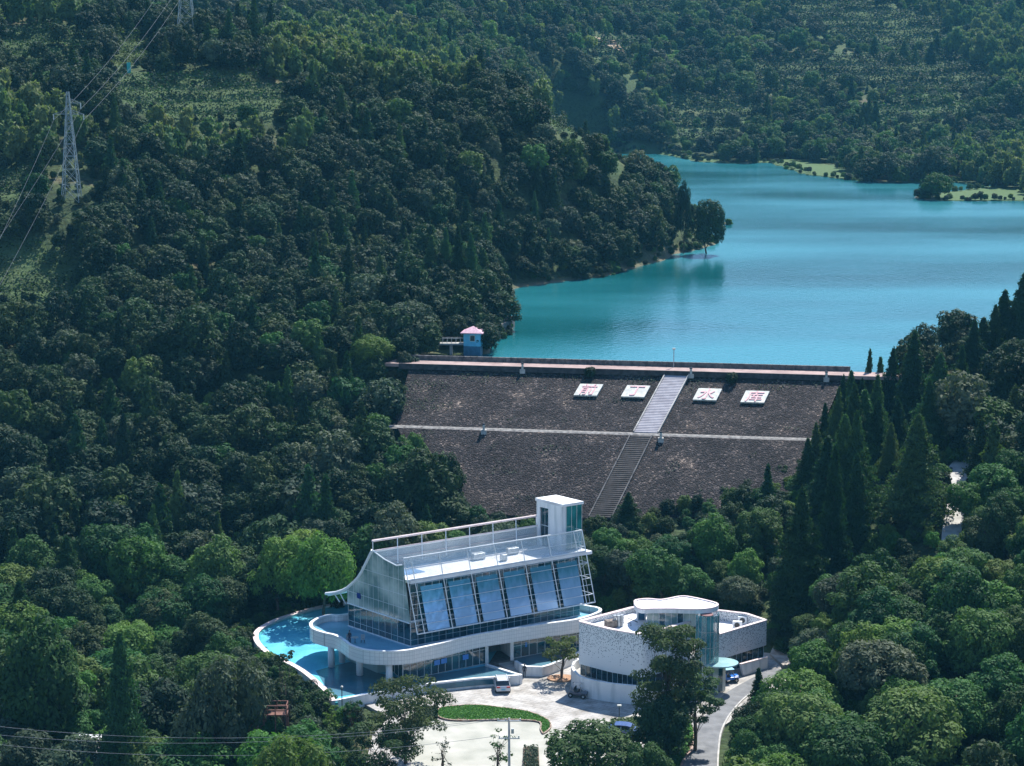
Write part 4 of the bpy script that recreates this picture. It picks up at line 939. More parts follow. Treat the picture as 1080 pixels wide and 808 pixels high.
X, Y = jitter_points(-60, 330, 640, 1150, 4.6, 27, .5); Z = grid_z(X, Y); uu, vv = project(X, Y, Z + 2); k = (poly_dist(X, Y, lake) > 2) & (uu > -20) & (uu < 1100) & (vnoise(X, Y, 26, 77) > .08)
for P in mead + TEA: k &= poly_dist(X, Y, P) > 0
k &= rng.random(len(X)) < .62
X, Y, Z = X[k], Y[k], Z[k]; q = np.random.default_rng(29); scatter('far_scrub', 'low scrub covering the open patches of the far hillside', LO['leaf_green'] + LO['leaf_bright'][:3] + LO['leaf_grey'][:3], np.stack([X, Y, Z - .8], 1), q.uniform(.40, .85, len(X)), q.uniform(0, 6.28, len(X)), 'scrub', 23)
# ================================================================ court, road, lawn
def paving_mat():
    m, nt, b = new_mat('pale_stone_paving'); co = coord(nt)
    br = nt.nodes.new('ShaderNodeTexBrick'); br.inputs['Scale'].default_value = 1.0; br.inputs['Brick Width'].default_value = 1.2; br.inputs['Row Height'].default_value = .6; br.inputs['Mortar Size'].default_value = .035
    br.inputs['Color1'].default_value = (.42, .40, .37, 1); br.inputs['Color2'].default_value = (.33, .315, .295, 1); br.inputs['Mortar'].default_value = (.22, .22, .21, 1)
    mp = nt.nodes.new('ShaderNodeMapping'); mp.inputs['Rotation'].default_value = (0, 0, .55); nt.links.new(co, mp.inputs[0]); nt.links.new(mp.outputs[0], br.inputs['Vector'])
    n = nt.nodes.new('ShaderNodeTexNoise'); n.inputs['Scale'].default_value = .45; n.inputs['Detail'].default_value = 8; nt.links.new(co, n.inputs['Vector'])
    r = ramp(nt, [(.32, (.62, .60, .57)), (.60, (1.08, 1.08, 1.08))]); nt.links.new(n.outputs[0], r.inputs[0])
    mx = nt.nodes.new('ShaderNodeMixRGB'); mx.blend_type = 'MULTIPLY'; mx.inputs[0].default_value = 1; nt.links.new(br.outputs[0], mx.inputs[1]); nt.links.new(r.outputs[0], mx.inputs[2])
    nt.links.new(mx.outputs[0], b.inputs['Base Color']); b.inputs['Roughness'].default_value = .8; return m
MAT['paving'] = paving_mat()
MAT['lot'] = noise_mat('greenish_concrete', (.28, .285, .24), (.43, .42, .37), .35, .85, .01, lo=.3, hi=.7, detail=9)
MAT['asphalt'] = noise_mat('worn_asphalt', (.12, .125, .13), (.19, .195, .20), .7, .9, .01)
MAT['kerb_red'] = noise_mat('reddish_stone_edging', (.22, .12, .09), (.42, .33, .28), 3, .8, .02)
MAT['soil'] = noise_mat('brown_soil', (.07, .05, .03), (.14, .10, .07), 2, .95, .05)
MAT['dirt'] = noise_mat('pale_dirt', (.30, .26, .22), (.46, .42, .37), 1, .95, .05)
def gp(pts, z=0.0): return [tuple(G(x, y, z)[:2]) for x, y in pts]
court = [(-16.5, 200), (19, 200), (19.5, 218), (24.5, 229), (31, 239), (34, 245), (34, 256), (20, 262), (-8, 262), (-20, 240), (-14.5, 232), (-16, 226)]
q = MB(); q.prism(court, -.4, 0); o = q.build('courtyard_paving', MAT['paving']); tag(o, 'pale stone paving of the court between the two white buildings', kind='structure')
lot = gp([(441, 761), (571, 761.5), (586, 770), (612, 770), (640, 772), (640, 830), (430, 830)])
q = MB(); q.add([(x, y, .012) for x, y in lot], [tuple(range(len(lot)))]); o = q.build('car_park_surface', MAT['lot']); tag(o, 'pale greenish concrete of the lower car park', kind='structure')
rl = smooth_path(gp([(712, 835), (720, 806), (730, 792), (733, 780), (733, 768), (741, 760), (752, 744), (768, 729.5), (790, 717), (812, 705)]), 5)
rr_ = smooth_path(gp([(756, 835), (756, 808), (757, 790), (759, 775), (764, 762), (772, 750), (784, 737), (800, 726), (815, 717), (832, 707)]), 5)
q = MB(); n = len(rl); q.add([(x, y, .02) for x, y in rl] + [(x, y, .02) for x, y in rr_], [(i, i + n, i + n + 1, i + 1) for i in range(n - 1)])
o = q.build('road', MAT['asphalt']); tag(o, 'grey asphalt road curving up past the white house', kind='structure')
q = MB(); q.strip(rl[:22], 0, .14, .22); o = q.build('road_kerb', MAT['kerb_red']); tag(o, 'reddish kerb along the inner bend of the road', kind='structure')
q = MB(); q.strip(rr_, -.4, .13, -.2); o = q.build('road_kerb', MAT['concrete']); tag(o, 'pale kerb along the outer side of the road', kind='structure')
bedp = gp([(700, 835), (694, 800), (700, 780), (718, 764), (730, 765), (731.5, 780), (728, 792), (718, 806), (710, 835)])
q = MB(); q.prism(bedp, -.2, .06); o = q.build('planting_bed_soil', MAT['soil']); tag(o, 'brown soil of the bed inside the road bend', kind='structure')
# track on the right slope
tp = [(p.x, p.y) for p in TRACK]
tps_ = smooth_path(tp, 6); q = MB(); L_ = offset_path(tps_, 1.3); Rr = offset_path(tps_, -1.3); n = len(tps_)
zz = grid_z(np.array([p[0] for p in tps_]), np.array([p[1] for p in tps_])) + .3
q.add([(x, y, zz[i]) for i, (x, y) in enumerate(L_)] + [(x, y, zz[i]) for i, (x, y) in enumerate(Rr)], [(i, i + n, i + n + 1, i + 1) for i in range(n - 1)])
o = q.build('track', MAT['concrete']); tag(o, 'pale concrete track climbing through the trees beside the broadest conifer', kind='structure')
dy = gp([(812, 690), (820, 672), (850, 676), (862, 690), (850, 700), (826, 702)], .3)
q = MB(); q.prism([(x, y) for x, y in dy], -1, .35); o = q.build('dirt_ground', MAT['dirt']); tag(o, 'pale dirt yard under the trees behind the white house', kind='structure')

def quad_cloud(poly, z, n, size, seed, hgt, mat, name, label, cat, kind=None, dens_noise=0.0):
    r = np.random.default_rng(seed); P = np.array(poly); X = r.uniform(P[:, 0].min(), P[:, 0].max(), n * 3); Y = r.uniform(P[:, 1].min(), P[:, 1].max(), n * 3)
    k = in_poly(X, Y, poly) & (poly_dist(X, Y, poly) < -.08); 
    if dens_noise: k &= vnoise(X + 50, Y, 2.2, seed) > -.5 + dens_noise * r.random(len(X))
    X = X[k][:n]; Y = Y[k][:n]; m_ = len(X); Z = z + r.uniform(0, 1, m_) * hgt
    N = r.normal(size=(m_, 3)) * .5 + np.array([0, 0, 1.]); N /= np.linalg.norm(N, axis=1)[:, None]; A = np.cross(N, r.normal(size=(m_, 3))); A /= np.linalg.norm(A, axis=1)[:, None]; B = np.cross(N, A)
    s = (size * r.uniform(.5, 1.3, m_))[:, None]; Q = np.stack([X, Y, Z], 1)
    v = np.stack([Q - A * s * .7, Q + B * s * .4, Q + A * s * .7, Q - B * s * .4], 1).reshape(-1, 3)
    o = bpy.data.objects.new(name, cloud_mesh(name, [(v, np.clip(.5 + vnoise(X, Y, 3, seed) + .3 * r.normal(size=m_), 0, 1))], mat)); C.objects.link(o)
    return tag(o, label, cat, kind=kind)
lawn = smooth_path(gp([(462, 748.5), (477, 745.6), (503, 744.3), (533, 747.6), (556, 751), (572, 756.5), (580, 762), (581, 769), (573, 775), (569.5, 770), (568, 762.5), (545, 760.5), (518, 760.5), (480, 761), (462, 757)]), 4, True)
q = MB(); q.strip(lawn, 0, .2, .18, True) if poly_dist(*offset_path(lawn, .5, True)[5], lawn) < 0 else q.strip(lawn, 0, .2, -.18, True); o = q.build('stone_edging', MAT['kerb_red']); tag(o, 'rough reddish stone edging round the lawn island', 'edging')
q = MB(); q.prism(lawn, 0, .1); o = q.build('lawn_soil', MAT['soil']); tag(o, 'soil under the lawn island', kind='structure')
quad_cloud(lawn, .1, 16000, .20, 61, .09, MAT['grass'], 'lawn_grass', 'bright green grass island between the paved court and the car park', 'grass', 'stuff', .25)
bush = gp([(440, 750), (462, 748), (462, 760), (438, 761)]); quad_cloud(bush, 0, 2500, .28, 62, .6, MAT['leaf_dark'], 'ground_cover', 'dark low ground cover at the tip of the lawn island', 'plants', 'stuff')
hb = gp([(643, 762), (682, 759), (686, 771), (645, 773)]); q = MB(); q.prism(hb, 0, .12); o = q.build('hedge_bed_soil', MAT['soil']); tag(o, 'soil of the low hedge bed', kind='structure')
quad_cloud(hb, .1, 4200, .2, 63, .5, MAT['tea'], 'low_hedge', 'low brownish clipped hedge bed above the dark blue car', 'hedge', None)
wb = gp([(552, 789), (568, 789), (569.5, 820), (551, 820)]); q = MB(); q.prism(wb, 0, .16); o = q.build('weed_bed_soil', MAT['soil']); tag(o, 'soil of the small oblong bed in the car park', kind='structure')
quad_cloud(wb, .15, 1500, .2, 64, .35, MAT['leaf_grey'], 'weeds', 'dry weeds in the small oblong bed of the car park', 'weeds', 'stuff', .5)
quad_cloud(bedp, .06, 5200, .26, 65, .7, MAT['leaf_bright'], 'bed_planting', 'green ground cover in the bed inside the road bend', 'plants', 'stuff', .35)
cb = [(G(592, 716).x + 1.5 * cos(a) * 1.2, G(592, 716).y + 1.4 * sin(a)) for a in np.linspace(0, 2 * pi, 14)[:-1]]
q = MB(); q.prism(cb, 0, .15); o = q.build('tree_bed', noise_mat('orange_mulch', (.26, .14, .08), (.42, .26, .16), 4, .9, .03)); tag(o, 'orange-red edged bed round the small courtyard tree', 'tree bed')

# ================================================================ the glass building
MAT['white'] = noise_mat('white_render', (.50, .54, .55), (.74, .75, .75), 1.2, .55, lo=.3, hi=.55, stretch=(1, 1, .14), detail=8)
MAT['white_roof'] = noise_mat('white_roof_paint', (.56, .56, .57), (.78, .78, .78), .5, .6, lo=.25, hi=.6, detail=8)
MAT['white_metal'] = noise_mat('white_metal', (.66, .69, .70), (.74, .76, .77), 1, .35)
MAT['pink_cap'] = noise_mat('pinkish_coping', (.62, .50, .48), (.74, .62, .60), 1, .6)
def tile_mat(name, c1, c2, sc=4.0, mort=(.40, .42, .44)):
    m, nt, b = new_mat(name); co = coord(nt); br = nt.nodes.new('ShaderNodeTexBrick'); br.offset = 0; br.inputs['Scale'].default_value = 1
    br.inputs['Brick Width'].default_value = 1 / sc; br.inputs['Row Height'].default_value = 1 / sc; br.inputs['Mortar Size'].default_value = .018
    br.inputs['Color1'].default_value = (*c1, 1); br.inputs['Color2'].default_value = (*c2, 1); br.inputs['Mortar'].default_value = (*mort, 1)
    # wrap: distance round the wall on x+y, height on z
    s = nt.nodes.new('ShaderNodeSeparateXYZ'); nt.links.new(co, s.inputs[0]); ad = nt.nodes.new('ShaderNodeMath'); nt.links.new(s.outputs[0], ad.inputs[0]); nt.links.new(s.outputs[1], ad.inputs[1])
    cx = nt.nodes.new('ShaderNodeCombineXYZ'); nt.links.new(ad.outputs[0], cx.inputs[0]); nt.links.new(s.outputs[2], cx.inputs[1]); nt.links.new(cx.outputs[0], br.inputs['Vector'])
    nt.links.new(br.outputs[0], b.inputs['Base Color']); b.inputs['Roughness'].default_value = .3; return m
MAT['ring_tile'] = tile_mat('white_mosaic_tiles', (.62, .64, .63), (.70, .71, .70), 2.2)
def glass_mat(name, col, col2, rough=.06, spec=1.0, alpha=1.0, sc=.5, metal=0.0):
    m, nt, b = new_mat(name); co = coord(nt); n = nt.nodes.new('ShaderNodeTexNoise'); n.inputs['Scale'].default_value = sc; n.inputs['Detail'].default_value = 3; nt.links.new(co, n.inputs['Vector'])
    r = ramp(nt, [(.38, col), (.62, col2)]); nt.links.new(n.outputs[0], r.inputs[0]); nt.links.new(r.outputs[0], b.inputs['Base Color'])
    b.inputs['Roughness'].default_value = rough; b.inputs['Specular IOR Level'].default_value = spec; b.inputs['Metallic'].default_value = metal; b.inputs['IOR'].default_value = 1.5
    if alpha < 1: b.inputs['Alpha'].default_value = alpha
    n2 = nt.nodes.new('ShaderNodeTexNoise'); n2.inputs['Scale'].default_value = .7; nt.links.new(co, n2.inputs['Vector'])
    bp = nt.nodes.new('ShaderNodeBump'); bp.inputs['Distance'].default_value = .03; nt.links.new(n2.outputs[0], bp.inputs['Height']); nt.links.new(bp.outputs[0], b.inputs['Normal'])
    return m
MAT['glass_teal'] = glass_mat('teal_glass', (.008, .05, .075), (.02, .11, .14), alpha=.9)
MAT['glass_dark'] = glass_mat('dark_teal_glass', (.004, .025, .04), (.012, .06, .08))
MAT['glass_blue'] = glass_mat('blue_lower_sunshade_glass', (.26, .47, .80), (.34, .56, .88), rough=.2, alpha=.95, metal=.35)
MAT['glass_teal_film'] = glass_mat('teal_upper_glass', (.05, .26, .36), (.10, .36, .50), rough=.14, alpha=.92, metal=.35)
MAT['glass_silver'] = glass_mat('silver_green_glass', (.13, .23, .23), (.52, .60, .57), rough=.14, alpha=.90, sc=.3)
MAT['glass_clear'] = glass_mat('clear_rail_glass', (.50, .60, .64), (.60, .70, .74), rough=.1, alpha=.30)
def screen_mat():
    """sunshade glass, teal at the top, fading through streaks to pale blue at the bottom"""
    m, nt, b = new_mat('screen_glass'); co = coord(nt); s = nt.nodes.new('ShaderNodeSeparateXYZ'); nt.links.new(co, s.inputs[0])
    mr = nt.nodes.new('ShaderNodeMapRange'); mr.inputs['From Min'].default_value = 7.5; mr.inputs['From Max'].default_value = 12.4; nt.links.new(s.outputs[2], mr.inputs[0])
    n = nt.nodes.new('ShaderNodeTexNoise'); n.inputs['Scale'].default_value = 1; n.inputs['Detail'].default_value = 5; nt.links.new(coord(nt, (2.2, 2.2, .35)), n.inputs['Vector'])
    ad = nt.nodes.new('ShaderNodeMath'); ad.operation = 'MULTIPLY_ADD'; ad.inputs[1].default_value = .55; nt.links.new(n.outputs[0], ad.inputs[0]); nt.links.new(mr.outputs[0], ad.inputs[2])
    r = ramp(nt, [(.30, (.42, .64, .90)), (.60, (.32, .55, .80)), (.92, (.13, .36, .48)), (1.0, (.09, .30, .40))]); nt.links.new(ad.outputs[0], r.inputs[0]); nt.links.new(r.outputs[0], b.inputs['Base Color'])
    b.inputs['Roughness'].default_value = .16; b.inputs['Metallic'].default_value = .35; b.inputs['Alpha'].default_value = .94; b.inputs['Coat Weight'].default_value = .5
    n2 = nt.nodes.new('ShaderNodeTexNoise'); n2.inputs['Scale'].default_value = .5; nt.links.new(co, n2.inputs['Vector']); bp = nt.nodes.new('ShaderNodeBump'); bp.inputs['Distance'].default_value = .06; nt.links.new(n2.outputs[0], bp.inputs['Height']); nt.links.new(bp.outputs[0], b.inputs['Normal'])
    return m
MAT['screen_glass'] = screen_mat()
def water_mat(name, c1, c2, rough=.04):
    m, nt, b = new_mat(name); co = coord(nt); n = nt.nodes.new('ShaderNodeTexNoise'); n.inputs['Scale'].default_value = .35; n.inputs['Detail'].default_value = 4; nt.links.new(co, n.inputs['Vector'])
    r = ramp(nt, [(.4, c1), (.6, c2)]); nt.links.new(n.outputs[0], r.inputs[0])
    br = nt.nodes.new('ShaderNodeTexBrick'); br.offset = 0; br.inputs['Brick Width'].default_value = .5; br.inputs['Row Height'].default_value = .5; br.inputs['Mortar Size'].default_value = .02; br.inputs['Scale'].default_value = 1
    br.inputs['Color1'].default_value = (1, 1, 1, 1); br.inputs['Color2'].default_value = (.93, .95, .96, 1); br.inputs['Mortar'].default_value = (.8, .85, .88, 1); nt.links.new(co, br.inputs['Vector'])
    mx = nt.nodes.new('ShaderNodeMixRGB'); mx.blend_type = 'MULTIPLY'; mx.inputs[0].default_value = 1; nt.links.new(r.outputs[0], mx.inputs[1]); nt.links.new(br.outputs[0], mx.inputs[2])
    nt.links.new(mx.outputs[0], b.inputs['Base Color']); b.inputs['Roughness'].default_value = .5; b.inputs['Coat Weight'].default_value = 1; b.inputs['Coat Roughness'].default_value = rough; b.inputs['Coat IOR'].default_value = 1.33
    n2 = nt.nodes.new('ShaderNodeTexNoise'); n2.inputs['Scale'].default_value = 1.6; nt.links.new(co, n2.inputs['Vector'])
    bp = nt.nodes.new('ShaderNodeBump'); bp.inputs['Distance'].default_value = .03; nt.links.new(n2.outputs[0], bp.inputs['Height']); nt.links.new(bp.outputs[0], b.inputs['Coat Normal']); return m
MAT['pool'] = water_mat('pool_water', (.06, .44, .62), (.12, .56, .72))
MAT['basin_and_reflection'] = water_mat('dark_basin_and_reflection', (.01, .09, .14), (.02, .14, .20))  # deep basin water, and the painted-in facade reflection under the balcony
MAT['deck_water'] = water_mat('blue_tiled_deck', (.10, .32, .46), (.16, .42, .56))

O_ = Vector((-12.5, 245.0, 0)); U_ = Vector((.8509, .5253, 0)); B_ = Vector((-.694, .720, 0))
def bp_(s, b, z): v = O_ + U_ * s + B_ * b; return Vector((v.x, v.y, z))
BS = 25.0
# ---- round pool
pool_px = [(300, 650), (286.7, 655), (273.4, 662.3), (267.5, 669.5), (270, 679), (282.3, 690.5), (304.6, 701), (319.4, 710), (334.3, 722.5), (343.5, 731.5), (348.5, 740)]
pool_bk = [(400, 628), (367, 635), (349, 637.5), (327, 642)]
arc = smooth_path(gp(pool_bk + pool_px, 1.2), 5)
fr = gp([(386, 732.3), (447, 721.5), (500, 715.6), (546, 712.3)], 1.2)
prow = tuple(G(551, 711.4, 1.2)[:2]); ent = tuple(G(514, 700, 1.2)[:2])
inner_pt = [tuple(bp_(13, 6, 0)[:2]), tuple(bp_(6, 16, 0)[:2])]
poolT = thing('round_pool', 'large curving turquoise pool wrapped round the rounded end of the glass building', 'pool', (-25, 240, -1))
full = arc + fr + [prow, ent] + [tuple(bp_(15, 3, 0)[:2]), tuple(bp_(10, 17, 0)[:2])]
q = MB(); q.add([(x, y, .95) for x, y in full], [tuple(range(len(full)))]); q.build('water', MAT['pool'], poolT)
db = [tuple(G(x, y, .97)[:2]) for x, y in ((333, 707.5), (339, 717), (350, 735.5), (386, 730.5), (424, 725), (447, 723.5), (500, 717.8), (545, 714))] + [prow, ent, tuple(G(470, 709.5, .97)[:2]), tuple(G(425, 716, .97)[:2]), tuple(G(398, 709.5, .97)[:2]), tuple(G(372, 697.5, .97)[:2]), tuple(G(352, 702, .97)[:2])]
q = MB(); q.prism(db, .3, .97); q.build('dark_basin_and_reflection', MAT['basin_and_reflection'], poolT)  # dark front basin; under the balcony its tone paints in the glass facade's reflection
sgn = 1 if poly_dist(*offset_path(arc, 1.0)[20], full) < 0 else -1
q = MB(); q.strip(arc, -5, 1.2, sgn * .55); q.build('curved_wall', MAT['white'], poolT)
inn = offset_path(arc, sgn * .56); q = MB(); q.strip(inn, .2, 1.02, sgn * .35); q.build('waterline_ledge', noise_mat('teal_ledge_tiles', (.05, .30, .34), (.09, .42, .46), 2, .3), poolT)
rq = np.random.default_rng(404); RP = []
for i_ in range(14, len(arc) - 1):
    for _ in range(4):
        o_ = offset_path_pt(arc, -sgn * rq.uniform(1.0, 3.0), False, i_); RP.append((o_[0] + rq.normal() * .4, o_[1] + rq.normal() * .4))
RP = np.array(RP); rz_ = grid_z(RP[:, 0], RP[:, 1]); rs_ = np.clip((1.5 - rz_) / 6.6 * rq.uniform(.78, 1.0, len(RP)), .25, 1.0)
scatter('pool_side_bushes', 'leafy bushes crowding the outer wall of the round pool', LO['leaf_green'] + LO['leaf_dark'][:2] + LO['leaf_bright'][:1] + LO['leaf_grey'][:1], np.stack([RP[:, 0], RP[:, 1], rz_ - .2], 1), rs_, rq.uniform(0, 6.28, len(RP)), 'bushes', 31)
frp = [arc[-1]] + fr + [prow]
sg2 = 1 if poly_dist(*offset_path(frp, .6)[2], full) < 0 else -1
q = MB(); q.strip(frp, -.3, 1.2, sg2 * .4, flare=0); q.build('front_wall', MAT['white'], poolT)
q = MB(); q.strip([prow, ent], -.1, 1.195, .4 if poly_dist(*offset_path([prow, ent], .3)[1], full) < 0 else -.4); q.build('prow_wall', MAT['white'], poolT)
cop = offset_path(arc, -sgn * .06); q = MB(); q.strip(cop, 1.2, 1.3, sgn * .7); q.build('coping', MAT['pink_cap'], poolT)
# second basin right of the entrance
bas_px = [(542.4, 697), (548, 700.5), (554.3, 703), (572, 703.6), (580, 701.5), (590, 697.7), (608.5, 689.5), (620, 684)]
bt = gp(bas_px, 1.25); basin = thing('entrance_basin', 'raised white planter pool with faceted front beside the entrance steps', 'pool', (bt[3][0], bt[3][1], 0))
bf = bt + [tuple(bp_(26, 1.8, 0)[:2]), tuple(bp_(15.6, .6, 0)[:2])]
q = MB(); q.add([(x, y, 1.0) for x, y in bf], [tuple(range(len(bf)))]); q.build('water', MAT['basin_and_reflection'], basin)
sgb = 1 if poly_dist(*offset_path(bt, .6)[3], bf) < 0 else -1
q = MB(); q.strip(bt, -.1, 1.25, sgb * .4); q.build('wall', MAT['white'], basin)

glassb = thing('glass_building', 'blue glass building with leaning glass front, swept sail-like end and curving white balcony', 'building', tuple(bp_(12, 5, 0)))
# ground floor
GF = 1.0
g0 = G(398, 710, .95); g1 = G(357, 692, .95)
blk = [(g0.x, g0.y), (g0.x + 1.3, g0.y + .8), (g0.x + 5, g0.y + 8), (g1.x + 4, g1.y + 3), (g1.x, g1.y)]
q = MB(); q.prism(blk, .3, 3.6); q.build('corner_wall', noise_mat('pale_teal_wall', (.36, .50, .50), (.44, .57, .56), 1, .5), glassb)
gA = G(425, 718.2, .95); gE = G(512.7, 700.2, .95); gF = G(541, 695, .95); gH = G(640, 676.5, .95)
def curtain(parent, a, b, z0, z1, n, gm, back=None, frame_r=.05, hz_=(), name='glass_pane', mull='window_frame', depth=.08, z0b=None, z1b=None, off=None):
    """a run of glazing between plan points a and b: every bay a pane of its own carrying its frame"""
    a = Vector((a[0], a[1], 0)); b = Vector((b[0], b[1], 0)); d = (b - a).normalized(); nn = Vector((d.y, -d.x, 0))
    if nn.y > 0: nn = -nn
    for k in range(n):
        p = a.lerp(b, k / n); r = a.lerp(b, (k + 1) / n)
        q = MB(); q.slab((p.x, p.y, z0), (r.x, r.y, z0), (r.x, r.y, z1), (p.x, p.y, z1), depth * .4); pn = q.build(name, gm[k % len(gm)] if isinstance(gm, list) else gm, parent)
        q = MB(); e = nn * (depth * .6)
        q.bar((p.x + e.x, p.y + e.y, z0), (p.x + e.x, p.y + e.y, z1), frame_r)
        if k == n - 1: q.bar((r.x + e.x, r.y + e.y, z0), (r.x + e.x, r.y + e.y, z1), frame_r)
        for h in (z0 + frame_r, z1 - frame_r) + tuple(hz_): q.bar((p.x + e.x, p.y + e.y, h), (r.x + e.x, r.y + e.y, h), frame_r * .8)
        q.build(mull, MAT['white_metal'], pn)
GT = [MAT['glass_teal'], MAT['glass_dark'], MAT['glass_dark'], MAT['glass_teal']]
curtain(glassb, (g0.x + 1.6, g0.y + 1.2), gA, GF, 3.6, 3, MAT['glass_dark'])
curtain(glassb, gA, gE, GF, 3.6, 12, GT, hz_=(2.9,))
curtain(glassb, gF, gH, GF, 3.6, 12, GT, hz_=(2.6,))
# interior rear wall so that the ground floor is not hollow
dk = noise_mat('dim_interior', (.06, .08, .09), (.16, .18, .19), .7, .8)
ig = [(gA.x + 1, gA.y + 6), (gH.x - 1, gH.y + 4)]
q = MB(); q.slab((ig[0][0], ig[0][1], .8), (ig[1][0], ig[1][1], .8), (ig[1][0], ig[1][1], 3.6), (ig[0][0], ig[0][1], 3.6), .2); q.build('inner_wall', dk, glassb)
# blinds seen behind the ground-floor glass
for (x0, x1, y0, y1) in ((457.5, 464.5, 696, 701.5), (465, 471.5, 694, 700), (487.5, 494.5, 690, 696), (553, 560.5, 676, 683)):
    p = W((x0 + x1) / 2, (y0 + y1) / 2, 0.0 + (gA.y + ((x0 + x1) / 2 - 425) / 88 * (gE.y - gA.y)) - .18)
    q = MB(); d = (gE - gA).normalized(); hw = .42; q.slab(p - d * hw - Vector((0, 0, .32)), p + d * hw - Vector((0, 0, .32)), p + d * hw + Vector((0, 0, .32)), p - d * hw + Vector((0, 0, .32)), .03)
    q.build('blue_blind', noise_mat('bright_blue_blind', (.06, .22, .62), (.08, .28, .72), 2, .3), glassb)
# entrance recess: jambs, floor mat, side wall
for px, py in ((513.5, 701), (540, 696.2)):
    g = G(px, py, .9); q = MB(); q.box((g.x, g.y, 2.25), (.42, .42, 2.7)); q.build('pillar', MAT['white'], glassb)
q = MB(); a_ = Vector(gE); b__ = Vector(gF); iw = Vector((-.45, 1, 0)).normalized()
q.slab(Vector((b__.x, b__.y, .9)), Vector((b__.x, b__.y, .9)) + iw * 4, Vector((b__.x, b__.y, 3.6)) + iw * 4, Vector((b__.x, b__.y, 3.6)), .15); q.build('recess_wall', MAT['white'], glassb)
q = MB(); q.prism([(a_.x, a_.y), (b__.x, b__.y), (b__.x + iw.x * 4, b__.y + iw.y * 4), (a_.x + iw.x * 4, a_.y + iw.y * 4)], .3, .92); q.build('porch_floor', noise_mat('dark_mat', (.05, .05, .05), (.12, .12, .12), 2, .9), glassb)
q = MB(); q.prism([(gA.x + .5, gA.y + .5), (gE.x, gE.y + .1), (gF.x, gF.y + .1), (gH.x, gH.y + .4), (gH.x + 3, gH.y + 5), (gA.x + 4, gA.y + 7)], .2, .88); q.build('floor_slab', MAT['concrete'], glassb)
# steps
st = thing('entrance_steps', 'pale steps rising between the pool prow and the faceted basin to the dark entrance', 'steps', tuple(G(535, 705, 0)))
pe, pf = Vector(G(515, 701.5, 0)), Vector(G(541, 697.5, 0)); qe, qf = Vector(G(549, 713.5, 0)), Vector(G(553, 712.5, 0))
q = MB()
for k in range(6):
    t0, t1 = k / 6, (k + 1) / 6; z = .14 + k * .14
    c0, c1 = qe.lerp(pe, t0), qf.lerp(pf, t0); c2, c3 = qf.lerp(pf, 1.03), qe.lerp(pe, 1.03)
    q.prism([(c0.x, c0.y), (c1.x, c1.y), (c2.x, c2.y), (c3.x, c3.y)], z - .14 - (0.2 if k == 0 else 0), z)
q.build('tread', MAT['concrete'], st)

# ---- balcony ring
ring_px = [(349, 648), (337, 650.5), (328.6, 655), (326.4, 659), (330, 663.5), (341.7, 667.5), (352, 669.8), (358.5, 673), (364, 677), (371.4, 681.6), (386.3, 685.6), (408.6, 687), (429.2, 686), (447, 682.6), (466.3, 678.4), (500, 670), (539.4, 663.6), (575, 658.2), (609.3, 653.2), (628.6, 647.3), (634.6, 643.4), (630, 640.2), (613.7, 637)]
rg = gp(ring_px, 5.3)
rg_back = [tuple(bp_(26, 13, 0)[:2]), tuple(bp_(14, 14.5, 0)[:2]), tuple(bp_(2, 14.5, 0)[:2])]
ring = smooth_path(rg + rg_back, 5, True)
sr = 1 if poly_dist(*offset_path(ring, .8, True)[20], ring) < 0 else -1
q = MB(); q.strip(ring, 3.55, 5.25, sr * .32, True); bal = q.build('balcony_parapet', MAT['ring_tile'], glassb, smooth=False)
q = MB(); q.strip(offset_path(ring, -sr * .04, True), 5.25, 5.33, sr * .42, True); q.build('coping', MAT['white'], bal)
slab_in = offset_path(ring, sr * .3, True)
q = MB(); q.prism(slab_in, 3.7, 4.45); q.build('balcony_slab', MAT['white'], glassb)
q = MB(); q.add([(x, y, 4.47) for x, y in offset_path(ring, sr * .34, True)], [tuple(range(len(ring)))]); q.build('balcony_floor', MAT['deck_water'], glassb)
for px, py in ((349.5, 703), (379.5, 712), (410.5, 720.5)):
    g = G(px, py, .95); q = MB(); q.tube([(g.x, g.y, .3), (g.x, g.y, 3.7)], .42, 20); q.build('round_column', MAT['white'], glassb, smooth=True)
g = G(354.5, 703, .95); q = MB(); q.tube([(g.x + .6, g.y + 1.8, .3), (g.x + .6, g.y + 1.8, 3.7)], .4, 20); q.build('round_column', MAT['white'], glassb, smooth=True)

# ---- upper glass storey
ZL, ZT, ZR = 4.5, 7.55, 12.7
curtain(glassb, bp_(0, 0, 0), bp_(BS, 0, 0), ZL, ZT, 25, [MAT['glass_teal'], MAT['glass_dark'], MAT['glass_teal']], hz_=(5.3,), frame_r=.035)
curtain(glassb, bp_(0, 12, 0), bp_(0, 0, 0), ZL, ZT, 10, [MAT['glass_dark'], MAT['glass_teal'], MAT['glass_dark']], hz_=(5.3,), frame_r=.035)
q = MB(); q.prism([tuple(bp_(s, b, 0)[:2]) for s, b in ((-.12, -.12), (BS + .1, -.12), (BS + .1, 12), (-.12, 12))], 4.46, 4.6); q.build('floor_kerb', MAT['white'], glassb)
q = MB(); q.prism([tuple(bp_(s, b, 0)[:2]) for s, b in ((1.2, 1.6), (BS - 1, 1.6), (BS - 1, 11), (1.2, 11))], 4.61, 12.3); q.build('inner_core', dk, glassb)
q = MB(); q.prism([tuple(bp_(s, b, 0)[:2]) for s, b in ((.1, .1), (BS - .1, .1), (BS - .1, 11.8), (.1, 11.8))], 7.5, 7.7); q.build('floor_slab', MAT['white'], glassb)
